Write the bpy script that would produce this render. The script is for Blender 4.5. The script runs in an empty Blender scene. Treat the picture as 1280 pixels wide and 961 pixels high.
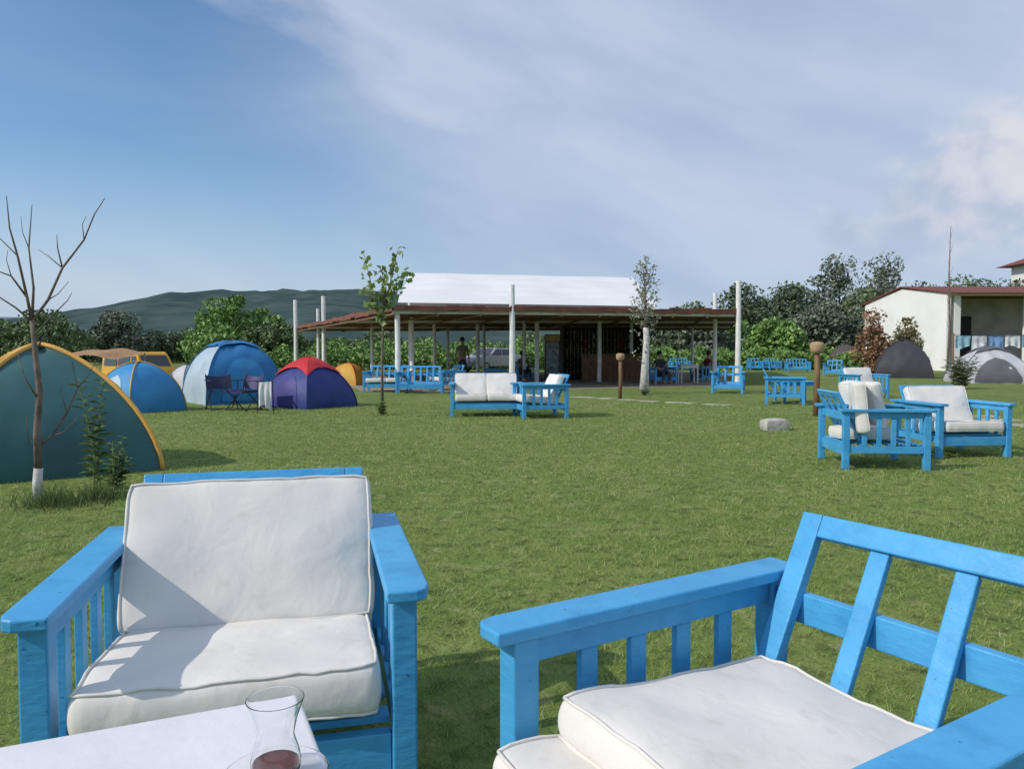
import bpy, math, random
import numpy as np
from mathutils import Vector, Matrix, noise as mn
C = bpy.context.scene.collection
R = math.radians
random.seed(7)
rng = np.random.default_rng(11)
H = 1.2
PITCH = math.atan(40.5/960)
CP, SP = math.cos(PITCH), math.sin(PITCH)
def ray(px, py):
    u = (px-640)/960; v = (480.5-py)/960
    return (u, CP+v*SP, -SP+v*CP)
def G(px, py, z=0.0):
    r = ray(px, py); t = (z-H)/r[2]
    return Vector((r[0]*t, r[1]*t, z))
def A(px, py, y):
    r = ray(px, py); t = y/r[1]
    return Vector((r[0]*t, y, H+r[2]*t))

# ------------------------------------------------------------------ materials
def nodes(m):
    m.use_nodes = True
    nt = m.node_tree
    return nt, nt.nodes['Principled BSDF']
def mat(name, c1, c2=None, scale=4, rough=.6, bump=0, bscale=60, spec=.4, detail=4, lo=.35, hi=.65, stretch=(1,1,1), trans=0, rand=0, metal=0, sheen=0):
    m = bpy.data.materials.new(name); nt, b = nodes(m)
    b.inputs['Roughness'].default_value = rough
    b.inputs['Specular IOR Level'].default_value = spec
    b.inputs['Metallic'].default_value = metal
    if sheen: b.inputs['Sheen Weight'].default_value = sheen
    c2 = c2 or tuple(x*.82 for x in c1)
    tc = nt.nodes.new('ShaderNodeTexCoord'); mp = nt.nodes.new('ShaderNodeMapping')
    mp.inputs['Scale'].default_value = stretch
    nt.links.new(tc.outputs['Object'], mp.inputs['Vector'])
    n = nt.nodes.new('ShaderNodeTexNoise'); n.inputs['Scale'].default_value = scale; n.inputs['Detail'].default_value = detail
    nt.links.new(mp.outputs['Vector'], n.inputs['Vector'])
    mr = nt.nodes.new('ShaderNodeMapRange'); mr.inputs['From Min'].default_value = lo; mr.inputs['From Max'].default_value = hi
    nt.links.new(n.outputs['Fac'], mr.inputs['Value'])
    mx = nt.nodes.new('ShaderNodeMix'); mx.data_type = 'RGBA'
    mx.inputs['A'].default_value = (*c1, 1); mx.inputs['B'].default_value = (*c2, 1)
    nt.links.new(mr.outputs['Result'], mx.inputs['Factor'])
    col = mx.outputs['Result']
    if rand:
        g = nt.nodes.new('ShaderNodeNewGeometry'); hs = nt.nodes.new('ShaderNodeHueSaturation')
        r1 = nt.nodes.new('ShaderNodeMapRange'); r1.inputs['To Min'].default_value = 1-rand; r1.inputs['To Max'].default_value = 1+rand
        nt.links.new(g.outputs['Random Per Island'], r1.inputs['Value'])
        nt.links.new(r1.outputs['Result'], hs.inputs['Value']); nt.links.new(col, hs.inputs['Color'])
        col = hs.outputs['Color']
    nt.links.new(col, b.inputs['Base Color'])
    if bump:
        n2 = nt.nodes.new('ShaderNodeTexNoise'); n2.inputs['Scale'].default_value = bscale; n2.inputs['Detail'].default_value = 5
        nt.links.new(mp.outputs['Vector'], n2.inputs['Vector'])
        bp = nt.nodes.new('ShaderNodeBump'); bp.inputs['Strength'].default_value = bump; bp.inputs['Distance'].default_value = .01
        nt.links.new(n2.outputs['Fac'], bp.inputs['Height']); nt.links.new(bp.outputs['Normal'], b.inputs['Normal'])
    if trans:
        out = nt.nodes['Material Output']; tr = nt.nodes.new('ShaderNodeBsdfTranslucent'); ms = nt.nodes.new('ShaderNodeMixShader')
        ms.inputs[0].default_value = trans; nt.links.new(col, tr.inputs['Color'])
        nt.links.new(b.outputs[0], ms.inputs[1]); nt.links.new(tr.outputs[0], ms.inputs[2]); nt.links.new(ms.outputs[0], out.inputs['Surface'])
    return m

def blue_paint():
    m = mat('blue_paint', (.055,.325,.61), (.078,.385,.68), scale=3, rough=.42, bump=.3, bscale=18, stretch=(1,1,3))
    nt = m.node_tree; b = nt.nodes['Principled BSDF']
    src = b.inputs['Base Color'].links[0].from_socket
    tc = nt.nodes.new('ShaderNodeTexCoord')
    def layer(src, scale, lo, hi, col, rough=.7):
        n = nt.nodes.new('ShaderNodeTexNoise'); n.inputs['Scale'].default_value = scale; n.inputs['Detail'].default_value = 8; n.inputs['Roughness'].default_value = rough
        nt.links.new(tc.outputs['Object'], n.inputs['Vector'])
        mr = nt.nodes.new('ShaderNodeMapRange'); mr.inputs['From Min'].default_value = lo; mr.inputs['From Max'].default_value = hi
        nt.links.new(n.outputs['Fac'], mr.inputs['Value'])
        mx = nt.nodes.new('ShaderNodeMix'); mx.data_type = 'RGBA'; mx.inputs['B'].default_value = (*col, 1)
        nt.links.new(src, mx.inputs['A']); nt.links.new(mr.outputs['Result'], mx.inputs['Factor'])
        return mx.outputs['Result']
    s = layer(src, 9, .50, .80, (.035,.25,.50), .6)
    s = layer(s, 34, .645, .69, (.015,.12,.27))
    s = layer(s, 55, .69, .715, (.38,.53,.62))
    nt.links.new(s, b.inputs['Base Color'])
    return m
BLUE = blue_paint()
def fabric():
    m = mat('cream_canvas', (.80,.765,.71), (.71,.675,.62), scale=2.6, rough=.92, spec=.12, sheen=.1, lo=.3, hi=.75)
    nt = m.node_tree; b = nt.nodes['Principled BSDF']
    tc = nt.nodes.new('ShaderNodeTexCoord')
    a = nt.nodes.new('ShaderNodeTexNoise'); a.inputs['Scale'].default_value = 6; a.inputs['Detail'].default_value = 3; a.inputs['Distortion'].default_value = .4
    w = nt.nodes.new('ShaderNodeTexNoise'); w.inputs['Scale'].default_value = 420; w.inputs['Detail'].default_value = 2
    for x in (a, w): nt.links.new(tc.outputs['Object'], x.inputs['Vector'])
    b1 = nt.nodes.new('ShaderNodeBump'); b1.inputs['Strength'].default_value = .6; b1.inputs['Distance'].default_value = .016
    b2 = nt.nodes.new('ShaderNodeBump'); b2.inputs['Strength'].default_value = .35; b2.inputs['Distance'].default_value = .002
    nt.links.new(a.outputs['Fac'], b1.inputs['Height']); nt.links.new(w.outputs['Fac'], b2.inputs['Height'])
    nt.links.new(b1.outputs['Normal'], b2.inputs['Normal']); nt.links.new(b2.outputs['Normal'], b.inputs['Normal'])
    src = b.inputs['Base Color'].links[0].from_socket
    n = nt.nodes.new('ShaderNodeTexNoise'); n.inputs['Scale'].default_value = 16; n.inputs['Detail'].default_value = 7
    nt.links.new(tc.outputs['Object'], n.inputs['Vector'])
    mr = nt.nodes.new('ShaderNodeMapRange'); mr.inputs['From Min'].default_value = .60; mr.inputs['From Max'].default_value = .80; mr.inputs['To Max'].default_value = .4
    nt.links.new(n.outputs['Fac'], mr.inputs['Value'])
    mx = nt.nodes.new('ShaderNodeMix'); mx.data_type = 'RGBA'; mx.inputs['B'].default_value = (.52,.47,.39,1)
    nt.links.new(src, mx.inputs['A']); nt.links.new(mr.outputs['Result'], mx.inputs['Factor']); nt.links.new(mx.outputs['Result'], b.inputs['Base Color'])
    return m
CREAM = fabric()
PIPING = mat('cream_piping', (.78,.745,.69), (.68,.645,.59), rough=.9, spec=.1)
WHITEWOOD = mat('white_painted_wood', (.80,.79,.79), (.71,.70,.71), scale=5, rough=.45, bump=.2, bscale=30, detail=8)
WHITEPOST = mat('white_post_paint', (.86,.85,.82), (.72,.71,.67), scale=6, rough=.7, bump=.2, bscale=20)
TARP = mat('white_tarpaulin', (.93,.925,.90), (.85,.845,.825), scale=.5, rough=.5, trans=.1, bump=.3, bscale=2)
REED = mat('reed_roof', (.16,.09,.06), (.07,.045,.03), scale=3, rough=.9, bump=.6, bscale=30)
FASCIA = mat('red_brown_sheet', (.26,.09,.055), (.14,.055,.037), scale=2.5, rough=.7)
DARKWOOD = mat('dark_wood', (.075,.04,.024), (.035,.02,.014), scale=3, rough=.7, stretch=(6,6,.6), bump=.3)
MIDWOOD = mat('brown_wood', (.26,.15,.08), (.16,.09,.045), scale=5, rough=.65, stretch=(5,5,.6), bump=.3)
WICKER = mat('woven_wicker', (.55,.39,.22), (.28,.17,.09), scale=60, rough=.8, bump=.8, bscale=90, stretch=(1,1,2))
BARK = mat('grey_bark', (.22,.17,.135), (.11,.085,.068), scale=12, rough=.9, bump=.6, bscale=30)
LIME = mat('whitewashed_bark', (.70,.68,.64), (.40,.38,.34), scale=9, rough=.9, bump=.5, bscale=30)
BLACK = mat('black_plastic', (.02,.02,.022), rough=.5)
STEEL = mat('grey_steel', (.35,.36,.38), rough=.35, metal=.8)
CLAY = mat('concrete', (.50,.48,.43), (.36,.34,.30), scale=7, rough=.9, bump=.6, bscale=25)
def leafmat(name, c, trans=.3, rand=.45):
    return mat(name, c, tuple(x*.62 for x in c), scale=1.1, rough=.6, trans=trans, rand=rand, spec=.3)
L_DARK = leafmat('leaf_dark', (.125,.18,.10), 0, .5); L_MID = leafmat('leaf_mid', (.165,.235,.10), 0, .5); L_BRIGHT = leafmat('leaf_bright', (.20,.33,.085), 0)
L_OLIVE = leafmat('leaf_olive', (.19,.23,.16), 0, .5); L_YOUNG = leafmat('leaf_young', (.31,.43,.13), trans=.4); L_BROWN = leafmat('leaf_brown', (.36,.205,.11), 0); L_RUST = leafmat('leaf_rust_green', (.26,.23,.11), 0); L_PALE = leafmat('leaf_pale', (.38,.41,.29), trans=.3)
L_WEED = leafmat('leaf_weed', (.16,.24,.08), .3)
DGLASS = mat('dark_glass', (.02,.025,.03), rough=.08, spec=.8)

def ground_mat():
    m = bpy.data.materials.new('lawn'); nt, b = nodes(m); b.inputs['Roughness'].default_value = .95; b.inputs['Specular IOR Level'].default_value = .1
    tc = nt.nodes.new('ShaderNodeTexCoord')
    def noi(s, d=5, dist=0, st=None):
        n = nt.nodes.new('ShaderNodeTexNoise'); n.inputs['Scale'].default_value = s; n.inputs['Detail'].default_value = d; n.inputs['Distortion'].default_value = dist
        nt.links.new(tc.outputs['Object'], n.inputs['Vector']); return n.outputs['Fac']
    def mixc(f, a, bb, lo, hi):
        mr = nt.nodes.new('ShaderNodeMapRange'); mr.inputs['From Min'].default_value = lo; mr.inputs['From Max'].default_value = hi
        nt.links.new(f, mr.inputs['Value']); mx = nt.nodes.new('ShaderNodeMix'); mx.data_type = 'RGBA'
        nt.links.new(mr.outputs['Result'], mx.inputs['Factor'])
        for k, v in (('A', a), ('B', bb)):
            if isinstance(v, tuple): mx.inputs[k].default_value = (*v, 1)
            else: nt.links.new(v, mx.inputs[k])
        return mx.outputs['Result']
    c = mixc(noi(.35, 4), (.13,.19,.045), (.18,.235,.065), .35, .65)
    c = mixc(noi(2.2, 6), c, (.22,.26,.085), .48, .72)
    c = mixc(noi(9, 7, .4), c, (.055,.085,.022), .50, .72)
    c = mixc(noi(5.3, 8, .5), c, (.32,.31,.14), .58, .74)
    nt.links.new(c, b.inputs['Base Color'])
    bp = nt.nodes.new('ShaderNodeBump'); bp.inputs['Strength'].default_value = .7; bp.inputs['Distance'].default_value = .035
    nt.links.new(noi(18, 7), bp.inputs['Height']); nt.links.new(bp.outputs['Normal'], b.inputs['Normal'])
    return m

# ------------------------------------------------------------------ mesh helpers
def link(o, parent=None):
    C.objects.link(o)
    if parent: o.parent = parent
    return o
def tag(o, label=None, cat=None, group=None, kind=None):
    if label: o['label'] = label
    if cat: o['category'] = cat
    if group: o['group'] = group
    if kind: o['kind'] = kind
    return o
def thing(name, label, cat, loc=(0,0,0), rz=0, group=None):
    o = bpy.data.objects.new(name, None); o.empty_display_size = .2
    C.objects.link(o); o.location = loc; o.rotation_euler = (0, 0, rz)
    return tag(o, label, cat, group)
class MB:
    def __init__(s): s.v = []; s.f = []
    def add(s, vs, fs, M=None):
        n = len(s.v)
        s.v += [tuple(M @ Vector(v)) if M else tuple(v) for v in vs]
        s.f += [tuple(i+n for i in f) for f in fs]; return s
    def box(s, x0, x1, y0, y1, z0, z1, M=None):
        vs = [(x, y, z) for z in (z0, z1) for y in (y0, y1) for x in (x0, x1)]
        return s.add(vs, [(0,2,3,1),(4,5,7,6),(0,1,5,4),(2,6,7,3),(0,4,6,2),(1,3,7,5)], M)
    def bar(s, p, q, w, h, up=(0,0,1)):
        p, q = Vector(p), Vector(q); d = (q-p); L = d.length; d.normalize(); u = Vector(up)
        side = d.cross(u).normalized(); u = side.cross(d).normalized()
        M = Matrix((( side.x, d.x, u.x, p.x), (side.y, d.y, u.y, p.y), (side.z, d.z, u.z, p.z), (0,0,0,1)))
        return s.box(-w/2, w/2, 0, L, -h/2, h/2, M)
    def tube(s, pts, rads, n=8):
        pts = [Vector(p) for p in pts]
        if not hasattr(rads, '__len__'): rads = [rads]*len(pts)
        base = len(s.v); prev = None
        for i, p in enumerate(pts):
            d = (pts[min(i+1, len(pts)-1)]-pts[max(i-1, 0)]).normalized()
            a = prev if prev else (Vector((1,0,0)) if abs(d.x) < .8 else Vector((0,1,0)))
            a = (a-d*a.dot(d)).normalized(); prev = a; b = d.cross(a)
            for k in range(n):
                t = 2*math.pi*k/n
                s.v.append(tuple(p+(a*math.cos(t)+b*math.sin(t))*rads[i]))
        for i in range(len(pts)-1):
            for k in range(n):
                o = base+i*n
                s.f.append((o+k, o+(k+1)%n, o+n+(k+1)%n, o+n+k))
        s.f.append(tuple(base+k for k in reversed(range(n)))); s.f.append(tuple(base+(len(pts)-1)*n+k for k in range(n)))
        return s
    def lathe(s, prof, n=24, c=(0,0,0)):
        base = len(s.v)
        for r, z in prof:
            for k in range(n):
                t = 2*math.pi*k/n; s.v.append((c[0]+r*math.cos(t), c[1]+r*math.sin(t), c[2]+z))
        for i in range(len(prof)-1):
            for k in range(n):
                o = base+i*n; s.f.append((o+k, o+(k+1)%n, o+n+(k+1)%n, o+n+k))
        return s
    def prism(s, poly, z0, z1, M=None):
        n = len(poly)
        vs = [(x, y, z0) for x, y in poly]+[(x, y, z1) for x, y in poly]
        fs = [tuple(reversed(range(n))), tuple(range(n, 2*n))]+[(i, (i+1)%n, n+(i+1)%n, n+i) for i in range(n)]
        return s.add(vs, fs, M)
    def build(s, name, m, parent=None, bevel=0, smooth=False, seg=2, sub=0):
        me = bpy.data.meshes.new(name); me.from_pydata(s.v, [], s.f); me.materials.append(m); me.update()
        if smooth: me.polygons.foreach_set('use_smooth', [True]*len(me.polygons))
        o = bpy.data.objects.new(name, me); link(o, parent)
        if bevel:
            b = o.modifiers.new('bevel', 'BEVEL'); b.width = bevel; b.segments = seg; b.limit_method = 'ANGLE'; b.angle_limit = R(40)
        if sub:
            b = o.modifiers.new('sub', 'SUBSURF'); b.levels = sub; b.render_levels = sub
        return o
def dup(root, loc, rz, label=None, group=None, skip=(), scale=None):
    r = root.copy(); C.objects.link(r); r.location = loc; r.rotation_euler = (0, 0, rz)
    if scale: r.scale = (scale,)*3
    if label: r['label'] = label
    if group: r['group'] = group
    elif 'group' in r: del r['group']
    for ch in list(root.children):
        if ch.name.split('.')[0] in skip: continue
        c = ch.copy(); C.objects.link(c); c.parent = r
        for g in list(ch.children):
            d = g.copy(); C.objects.link(d); d.parent = c
    return r
def fastmesh(name, V, k, m, parent=None, rnd=None):
    n = len(V)//k
    me = bpy.data.meshes.new(name)
    me.vertices.add(len(V)); me.vertices.foreach_set('co', V.astype(np.float32).ravel())
    me.loops.add(n*k); me.loops.foreach_set('vertex_index', np.arange(n*k, dtype=np.int32))
    me.polygons.add(n); me.polygons.foreach_set('loop_start', np.arange(0, n*k, k, dtype=np.int32)); me.polygons.foreach_set('loop_total', np.full(n, k, dtype=np.int32))
    if rnd is not None:
        a = me.attributes.new('rnd', 'FLOAT', 'POINT'); a.data.foreach_set('value', np.repeat(rnd, k).astype(np.float32))
    me.materials.append(m); me.update(calc_edges=True)
    return link(bpy.data.objects.new(name, me), parent)
def leaves(name, P, size, m, parent=None, elong=1.7):
    n = len(P)
    a = rng.normal(size=(n, 3)); a /= np.linalg.norm(a, axis=1)[:, None]
    b = rng.normal(size=(n, 3)); b -= (a*b).sum(1)[:, None]*a; b /= np.linalg.norm(b, axis=1)[:, None]
    s = (size*rng.uniform(.6, 1.3, n))[:, None]
    V = np.stack([P-a*s*elong/2, P+b*s/2, P+a*s*elong/2, P-b*s/2], 1).reshape(-1, 3)
    return fastmesh(name, V, 4, m, parent)

# ------------------------------------------------------------------ world, sun, camera
sc = bpy.context.scene
cam = bpy.data.cameras.new('camera'); co = bpy.data.objects.new('camera', cam); C.objects.link(co)
cam.sensor_fit = 'HORIZONTAL'; cam.sensor_width = 36; cam.lens = 36*960/1280; cam.clip_end = 8000; cam.clip_start = .02
co.location = (0, 0, H); co.rotation_euler = (math.pi/2-PITCH, 0, 0); sc.camera = co
sc.view_settings.view_transform = 'Standard'; sc.view_settings.look = 'None'; sc.view_settings.exposure = 0
SUN = Vector((-1, -.44, .84)).normalized()
sl = bpy.data.lights.new('sun', 'SUN'); so = bpy.data.objects.new('sun', sl); C.objects.link(so)
sl.energy = 3.0; sl.angle = R(.5); sl.color = (1, .93, .82)
so.rotation_euler = SUN.to_track_quat('Z', 'Y').to_euler()
w = bpy.data.worlds.new('World'); sc.world = w; w.use_nodes = True; nt = w.node_tree
bg = nt.nodes['Background']; bg.inputs['Strength'].default_value = .1
sky = nt.nodes.new('ShaderNodeTexSky'); sky.sky_type = 'NISHITA'; sky.sun_disc = False
sky.sun_elevation = math.asin(SUN.z); sky.sun_rotation = math.atan2(SUN.x, SUN.y); sky.air_density = 1.0; sky.dust_density = .5; sky.ozone_density = 2.2
tc = nt.nodes.new('ShaderNodeTexCoord'); sep = nt.nodes.new('ShaderNodeSeparateXYZ'); nt.links.new(tc.outputs['Generated'], sep.inputs[0])
def setin(i, v):
    if hasattr(v, 'links'): nt.links.new(v, i)
    else: i.default_value = v
def m_(op, a, b=0.0, c=0.0):
    n = nt.nodes.new('ShaderNodeMath'); n.operation = op
    setin(n.inputs[0], a); setin(n.inputs[1], b); setin(n.inputs[2], c); return n.outputs[0]
def ss(v, a, b, t0=0.0, t1=1.0):
    n = nt.nodes.new('ShaderNodeMapRange'); n.interpolation_type = 'SMOOTHSTEP'
    setin(n.inputs['Value'], v); n.inputs['From Min'].default_value = a; n.inputs['From Max'].default_value = b
    n.inputs['To Min'].default_value = t0; n.inputs['To Max'].default_value = t1; return n.outputs['Result']
def nz(x, y, z, scale, det=6, dist=0, rough=.55):
    cb = nt.nodes.new('ShaderNodeCombineXYZ'); setin(cb.inputs[0], x); setin(cb.inputs[1], y); cb.inputs[2].default_value = z
    n = nt.nodes.new('ShaderNodeTexNoise'); n.inputs['Scale'].default_value = scale; n.inputs['Detail'].default_value = det; n.inputs['Distortion'].default_value = dist; n.inputs['Roughness'].default_value = rough
    nt.links.new(cb.outputs[0], n.inputs['Vector']); return n.outputs['Fac']
def mixc(f, a, b):
    n = nt.nodes.new('ShaderNodeMix'); n.data_type = 'RGBA'; setin(n.inputs['Factor'], f)
    for k, v in (('A', a), ('B', b)):
        if isinstance(v, tuple): n.inputs[k].default_value = (*v, 1)
        else: nt.links.new(v, n.inputs[k])
    return n.outputs['Result']
def scale10(c):
    n = nt.nodes.new('ShaderNodeVectorMath'); n.operation = 'SCALE'; nt.links.new(c, n.inputs[0]); n.inputs['Scale'].default_value = 10; return n.outputs[0]
az = m_('ARCTAN2', sep.outputs[0], sep.outputs[1]); el = m_('ARCSINE', sep.outputs[2])
pa = m_('ADD', m_('MULTIPLY', az, .94), m_('MULTIPLY', el, -.34)); pb = m_('ADD', m_('MULTIPLY', az, .34), m_('MULTIPLY', el, .94))
n1 = nz(m_('MULTIPLY', pa, 1.0), m_('MULTIPLY', pb, 2.2), 1.3, 3.0, 8, .3, .52)
n2 = nz(m_('MULTIPLY', pa, .7), m_('MULTIPLY', pb, 2.2), 4.1, 2.4, 7, .2, .5)
n3 = nz(m_('MULTIPLY', az, .7), m_('MULTIPLY', el, 3.0), 7.7, 2.6, 6, .3, .5)
s_ = m_('ADD', m_('ADD', el, m_('MULTIPLY', az, .42)), m_('ADD', m_('MULTIPLY', m_('SUBTRACT', n1, .5), .28), -.225))
mk1 = m_('MULTIPLY', ss(s_, -.015, .07), ss(n2, .2, .7, .72, 1.0))
right = ss(m_('ADD', az, m_('MULTIPLY', m_('SUBTRACT', n3, .5), .6)), -.50, .10, .0, .88)
haze = ss(el, .0, .25, .86, .0)
wisp = m_('MULTIPLY', ss(n3, .42, .66), ss(el, .05, .26, .85, .12))
mk = m_('MAXIMUM', m_('MAXIMUM', mk1, right), m_('MAXIMUM', haze, wisp))
ccol = mixc(ss(n2, .32, .66), (.375,.475,.675), (.54,.62,.775))
skc = nt.nodes.new('ShaderNodeHueSaturation'); skc.inputs['Saturation'].default_value = 1.16; skc.inputs['Value'].default_value = 1.36
nt.links.new(sky.outputs[0], skc.inputs['Color'])
c1 = mixc(mk, skc.outputs[0], scale10(ccol))
n4 = nz(az, m_('MULTIPLY', el, 1.2), 2.2, 10, 8, .2, .5)
n5 = nz(m_('ADD', az, .012), m_('MULTIPLY', m_('SUBTRACT', el, .008), 1.2), 2.2, 13, 7, .2, .5)
dx = m_('DIVIDE', m_('SUBTRACT', az, .585), .185); dy = m_('DIVIDE', m_('SUBTRACT', el, .135), .120)
rr = m_('SQRT', m_('ADD', m_('MULTIPLY', dx, dx), m_('MULTIPLY', dy, dy)))
cm = m_('MULTIPLY', ss(m_('ADD', rr, m_('MULTIPLY', m_('SUBTRACT', n4, .5), 1.2)), .80, 1.12, 1.0, 0.0), ss(el, .06, .16))
cc = mixc(ss(m_('ADD', m_('MULTIPLY', n5, 1.0), m_('MULTIPLY', dy, .16)), .42, .74), (.44,.52,.68), (.72,.73,.79))
c2 = mixc(m_('MULTIPLY', cm, .9), c1, scale10(cc))
nt.links.new(c2, bg.inputs['Color'])

# ------------------------------------------------------------------ ground, hills, path
gm = ground_mat()
g = MB(); g.add([(-4000,-4000,0),(4000,-4000,0),(4000,4000,0),(-4000,4000,0)], [(0,1,2,3)])
tag(g.build('ground', gm), kind='structure')
def hill(name, prof, y0, y1, m, seed, rows=18, cols=220):
    xs = [p[0] for p in prof]; ys = [p[1] for p in prof]
    mb = MB()
    for j in range(rows+1):
        t = j/rows; y = y0+(y1-y0)*t
        for i in range(cols+1):
            px = xs[0]+(xs[-1]-xs[0])*i/cols
            e = np.interp(px, xs, ys); top = (440-e)/960*y1
            x = (px-640)/960*y1*(.75+.25*t)
            nv = mn.fractal(Vector((x*.006, y*.006, seed)), 1.0, 2.0, 5)
            z = top*(t**.8)*(1+.4*nv*(1-t)) + 4*mn.fractal(Vector((x*.03, y*.03, seed)), 1, 2, 4)*t - 2*(1-t)
            mb.v.append((x, y, z))
    W = cols+1
    for j in range(rows):
        for i in range(cols): mb.f.append((j*W+i, j*W+i+1, (j+1)*W+i+1, (j+1)*W+i))
    o = mb.build(name, m, smooth=True); tag(o, kind='structure'); return o
HILL = mat('wooded_hill', (.048,.078,.078), (.078,.112,.102), scale=.022, detail=12, rough=1, spec=0, lo=.42, hi=.60)  # bluish green: aerial haze is mixed into the base colour
HILL2 = mat('far_hill', (.12,.17,.23), (.14,.19,.24), scale=.01, rough=1, spec=0)  # paler blue, distance haze painted into the hill colour
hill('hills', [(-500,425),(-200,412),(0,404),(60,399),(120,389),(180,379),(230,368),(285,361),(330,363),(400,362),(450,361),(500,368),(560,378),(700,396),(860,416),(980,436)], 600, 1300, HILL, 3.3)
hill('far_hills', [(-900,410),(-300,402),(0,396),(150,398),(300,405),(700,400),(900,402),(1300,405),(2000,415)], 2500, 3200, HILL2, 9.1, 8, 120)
STONE = mat('pale_path', (.46,.44,.33), (.27,.27,.16), scale=3.5, rough=.95, bump=.5)
def slabs(name, pts, wd, L=.75, gap=.10, z=.008):
    ps = [G(*p) for p in pts]; mb = MB()
    for a, b in zip(ps, ps[1:]):
        dist = (b-a).length; d = (b-a).normalized(); n = Vector((-d.y, d.x, 0)); s = 0
        while s < dist-L*.6:
            l = L*random.uniform(.7, 1.2); c = a+d*(s+l/2)+n*random.uniform(-.06, .06); w_ = wd*random.uniform(.75, 1.15)
            poly = []
            for k in range(9):
                t = 2*math.pi*k/9; rr_ = random.uniform(.88, 1.08)
                q = c+d*math.copysign(abs(math.cos(t))**.6, math.cos(t))*l/2*rr_+n*math.copysign(abs(math.sin(t))**.6, math.sin(t))*w_/2*rr_
                poly.append((q.x, q.y))
            mb.prism(poly, .001, z+random.uniform(0, .012)); s += l+gap*random.uniform(.4, 1.6)
    return tag(mb.build(name, STONE), kind='structure')
slabs('path', [(640,491),(715,496),(800,501),(915,507)], .45)
slabs('footpath', [(1225,519),(1280,530),(1400,556),(1600,600)], .6)
DIRT = mat('sandy_dirt', (.36,.32,.24), (.24,.22,.15), scale=1.2, rough=.95, bump=.4)
d = MB(); d.prism([(-4.6,23.6),(-2.5,22.9),(7.9,27.2),(12,44),(-12,45)], .002, .006); tag(d.build('terrace_floor', DIRT), kind='structure')

# grass blades
def grass():
    pts = []; hs = []; ws = []
    for (d0, d1, dens, h, wd) in ((.9,3,8000,.019,.0034),(3,6,3800,.020,.0052),(6,11,1300,.021,.009),(11,18,350,.022,.015)):
        area = .86*(d1*d1-d0*d0); n = int(area*dens)
        y = np.sqrt(rng.uniform(d0*d0, d1*d1, n)); x = rng.uniform(-.86, .86, n)*y
        pts.append(np.stack([x, y], 1)); hs.append(np.full(n, h)); ws.append(np.full(n, wd))
    P = np.concatenate(pts); h = np.concatenate(hs); wd = np.concatenate(ws)
    X, Y = P[:, 0], P[:, 1]
    f = .5+.25*(np.sin(X*3.1+1.7*np.sin(Y*2.3))+np.sin(Y*4.3+1.9*np.sin(X*3.7)))*.6+.2*np.sin(X*9.1+2*np.sin(Y*7.7))*np.sin(Y*8.3+X*3)
    f2 = .5+.5*np.sin(X*23+3*np.sin(Y*17))*np.sin(Y*21+3*np.sin(X*13))
    keep = rng.uniform(size=len(P)) < (.30+.40*f+.40*f2)
    P, h, wd, f, f2 = P[keep], h[keep], wd[keep], f[keep], f2[keep]; n = len(P)
    h = h*(.5+.4*f+.6*f2)*rng.uniform(.6, 1.5, n); a = rng.uniform(0, 2*np.pi, n); ln = rng.uniform(.3, 1.7, n)*h
    la = rng.uniform(0, 2*np.pi, n)
    dx, dy = np.cos(a)*wd/2, np.sin(a)*wd/2; z0 = np.zeros(n)
    v0 = np.stack([P[:,0]-dx, P[:,1]-dy, z0], 1); v1 = np.stack([P[:,0]+dx, P[:,1]+dy, z0], 1)
    v2 = np.stack([P[:,0]+np.cos(la)*ln, P[:,1]+np.sin(la)*ln, h], 1)
    V = np.stack([v0, v1, v2], 1).reshape(-1, 3)
    m = bpy.data.materials.new('grass_blades'); nt, b = nodes(m); b.inputs['Roughness'].default_value = .5; b.inputs['Specular IOR Level'].default_value = .3
    at = nt.nodes.new('ShaderNodeAttribute'); at.attribute_name = 'rnd'
    cr = nt.nodes.new('ShaderNodeValToRGB'); e = cr.color_ramp.elements
    e[0].position = 0; e[0].color = (.12,.19,.045,1); e[1].position = 1; e[1].color = (.68,.62,.36,1)
    for p, c in ((.38,(.235,.33,.08)),(.72,(.34,.43,.125)),(.88,(.47,.50,.21))):
        x = e.new(p); x.color = (*c, 1)
    nt.links.new(at.outputs['Fac'], cr.inputs[0]); nt.links.new(cr.outputs[0], b.inputs['Base Color'])
    tr = nt.nodes.new('ShaderNodeBsdfTranslucent'); ms = nt.nodes.new('ShaderNodeMixShader'); ms.inputs[0].default_value = .35
    nt.links.new(cr.outputs[0], tr.inputs[0]); nt.links.new(b.outputs[0], ms.inputs[1]); nt.links.new(tr.outputs[0], ms.inputs[2])
    nt.links.new(ms.outputs[0], nt.nodes['Material Output'].inputs['Surface'])
    r = np.clip(rng.uniform(0, 1, n)*.64+.17*f+.22*f2, 0, 1)
    tag(fastmesh('lawn_grass', V, 3, m, rnd=r), 'short mown green lawn grass across the field', 'grass', kind='stuff')
grass()

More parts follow.
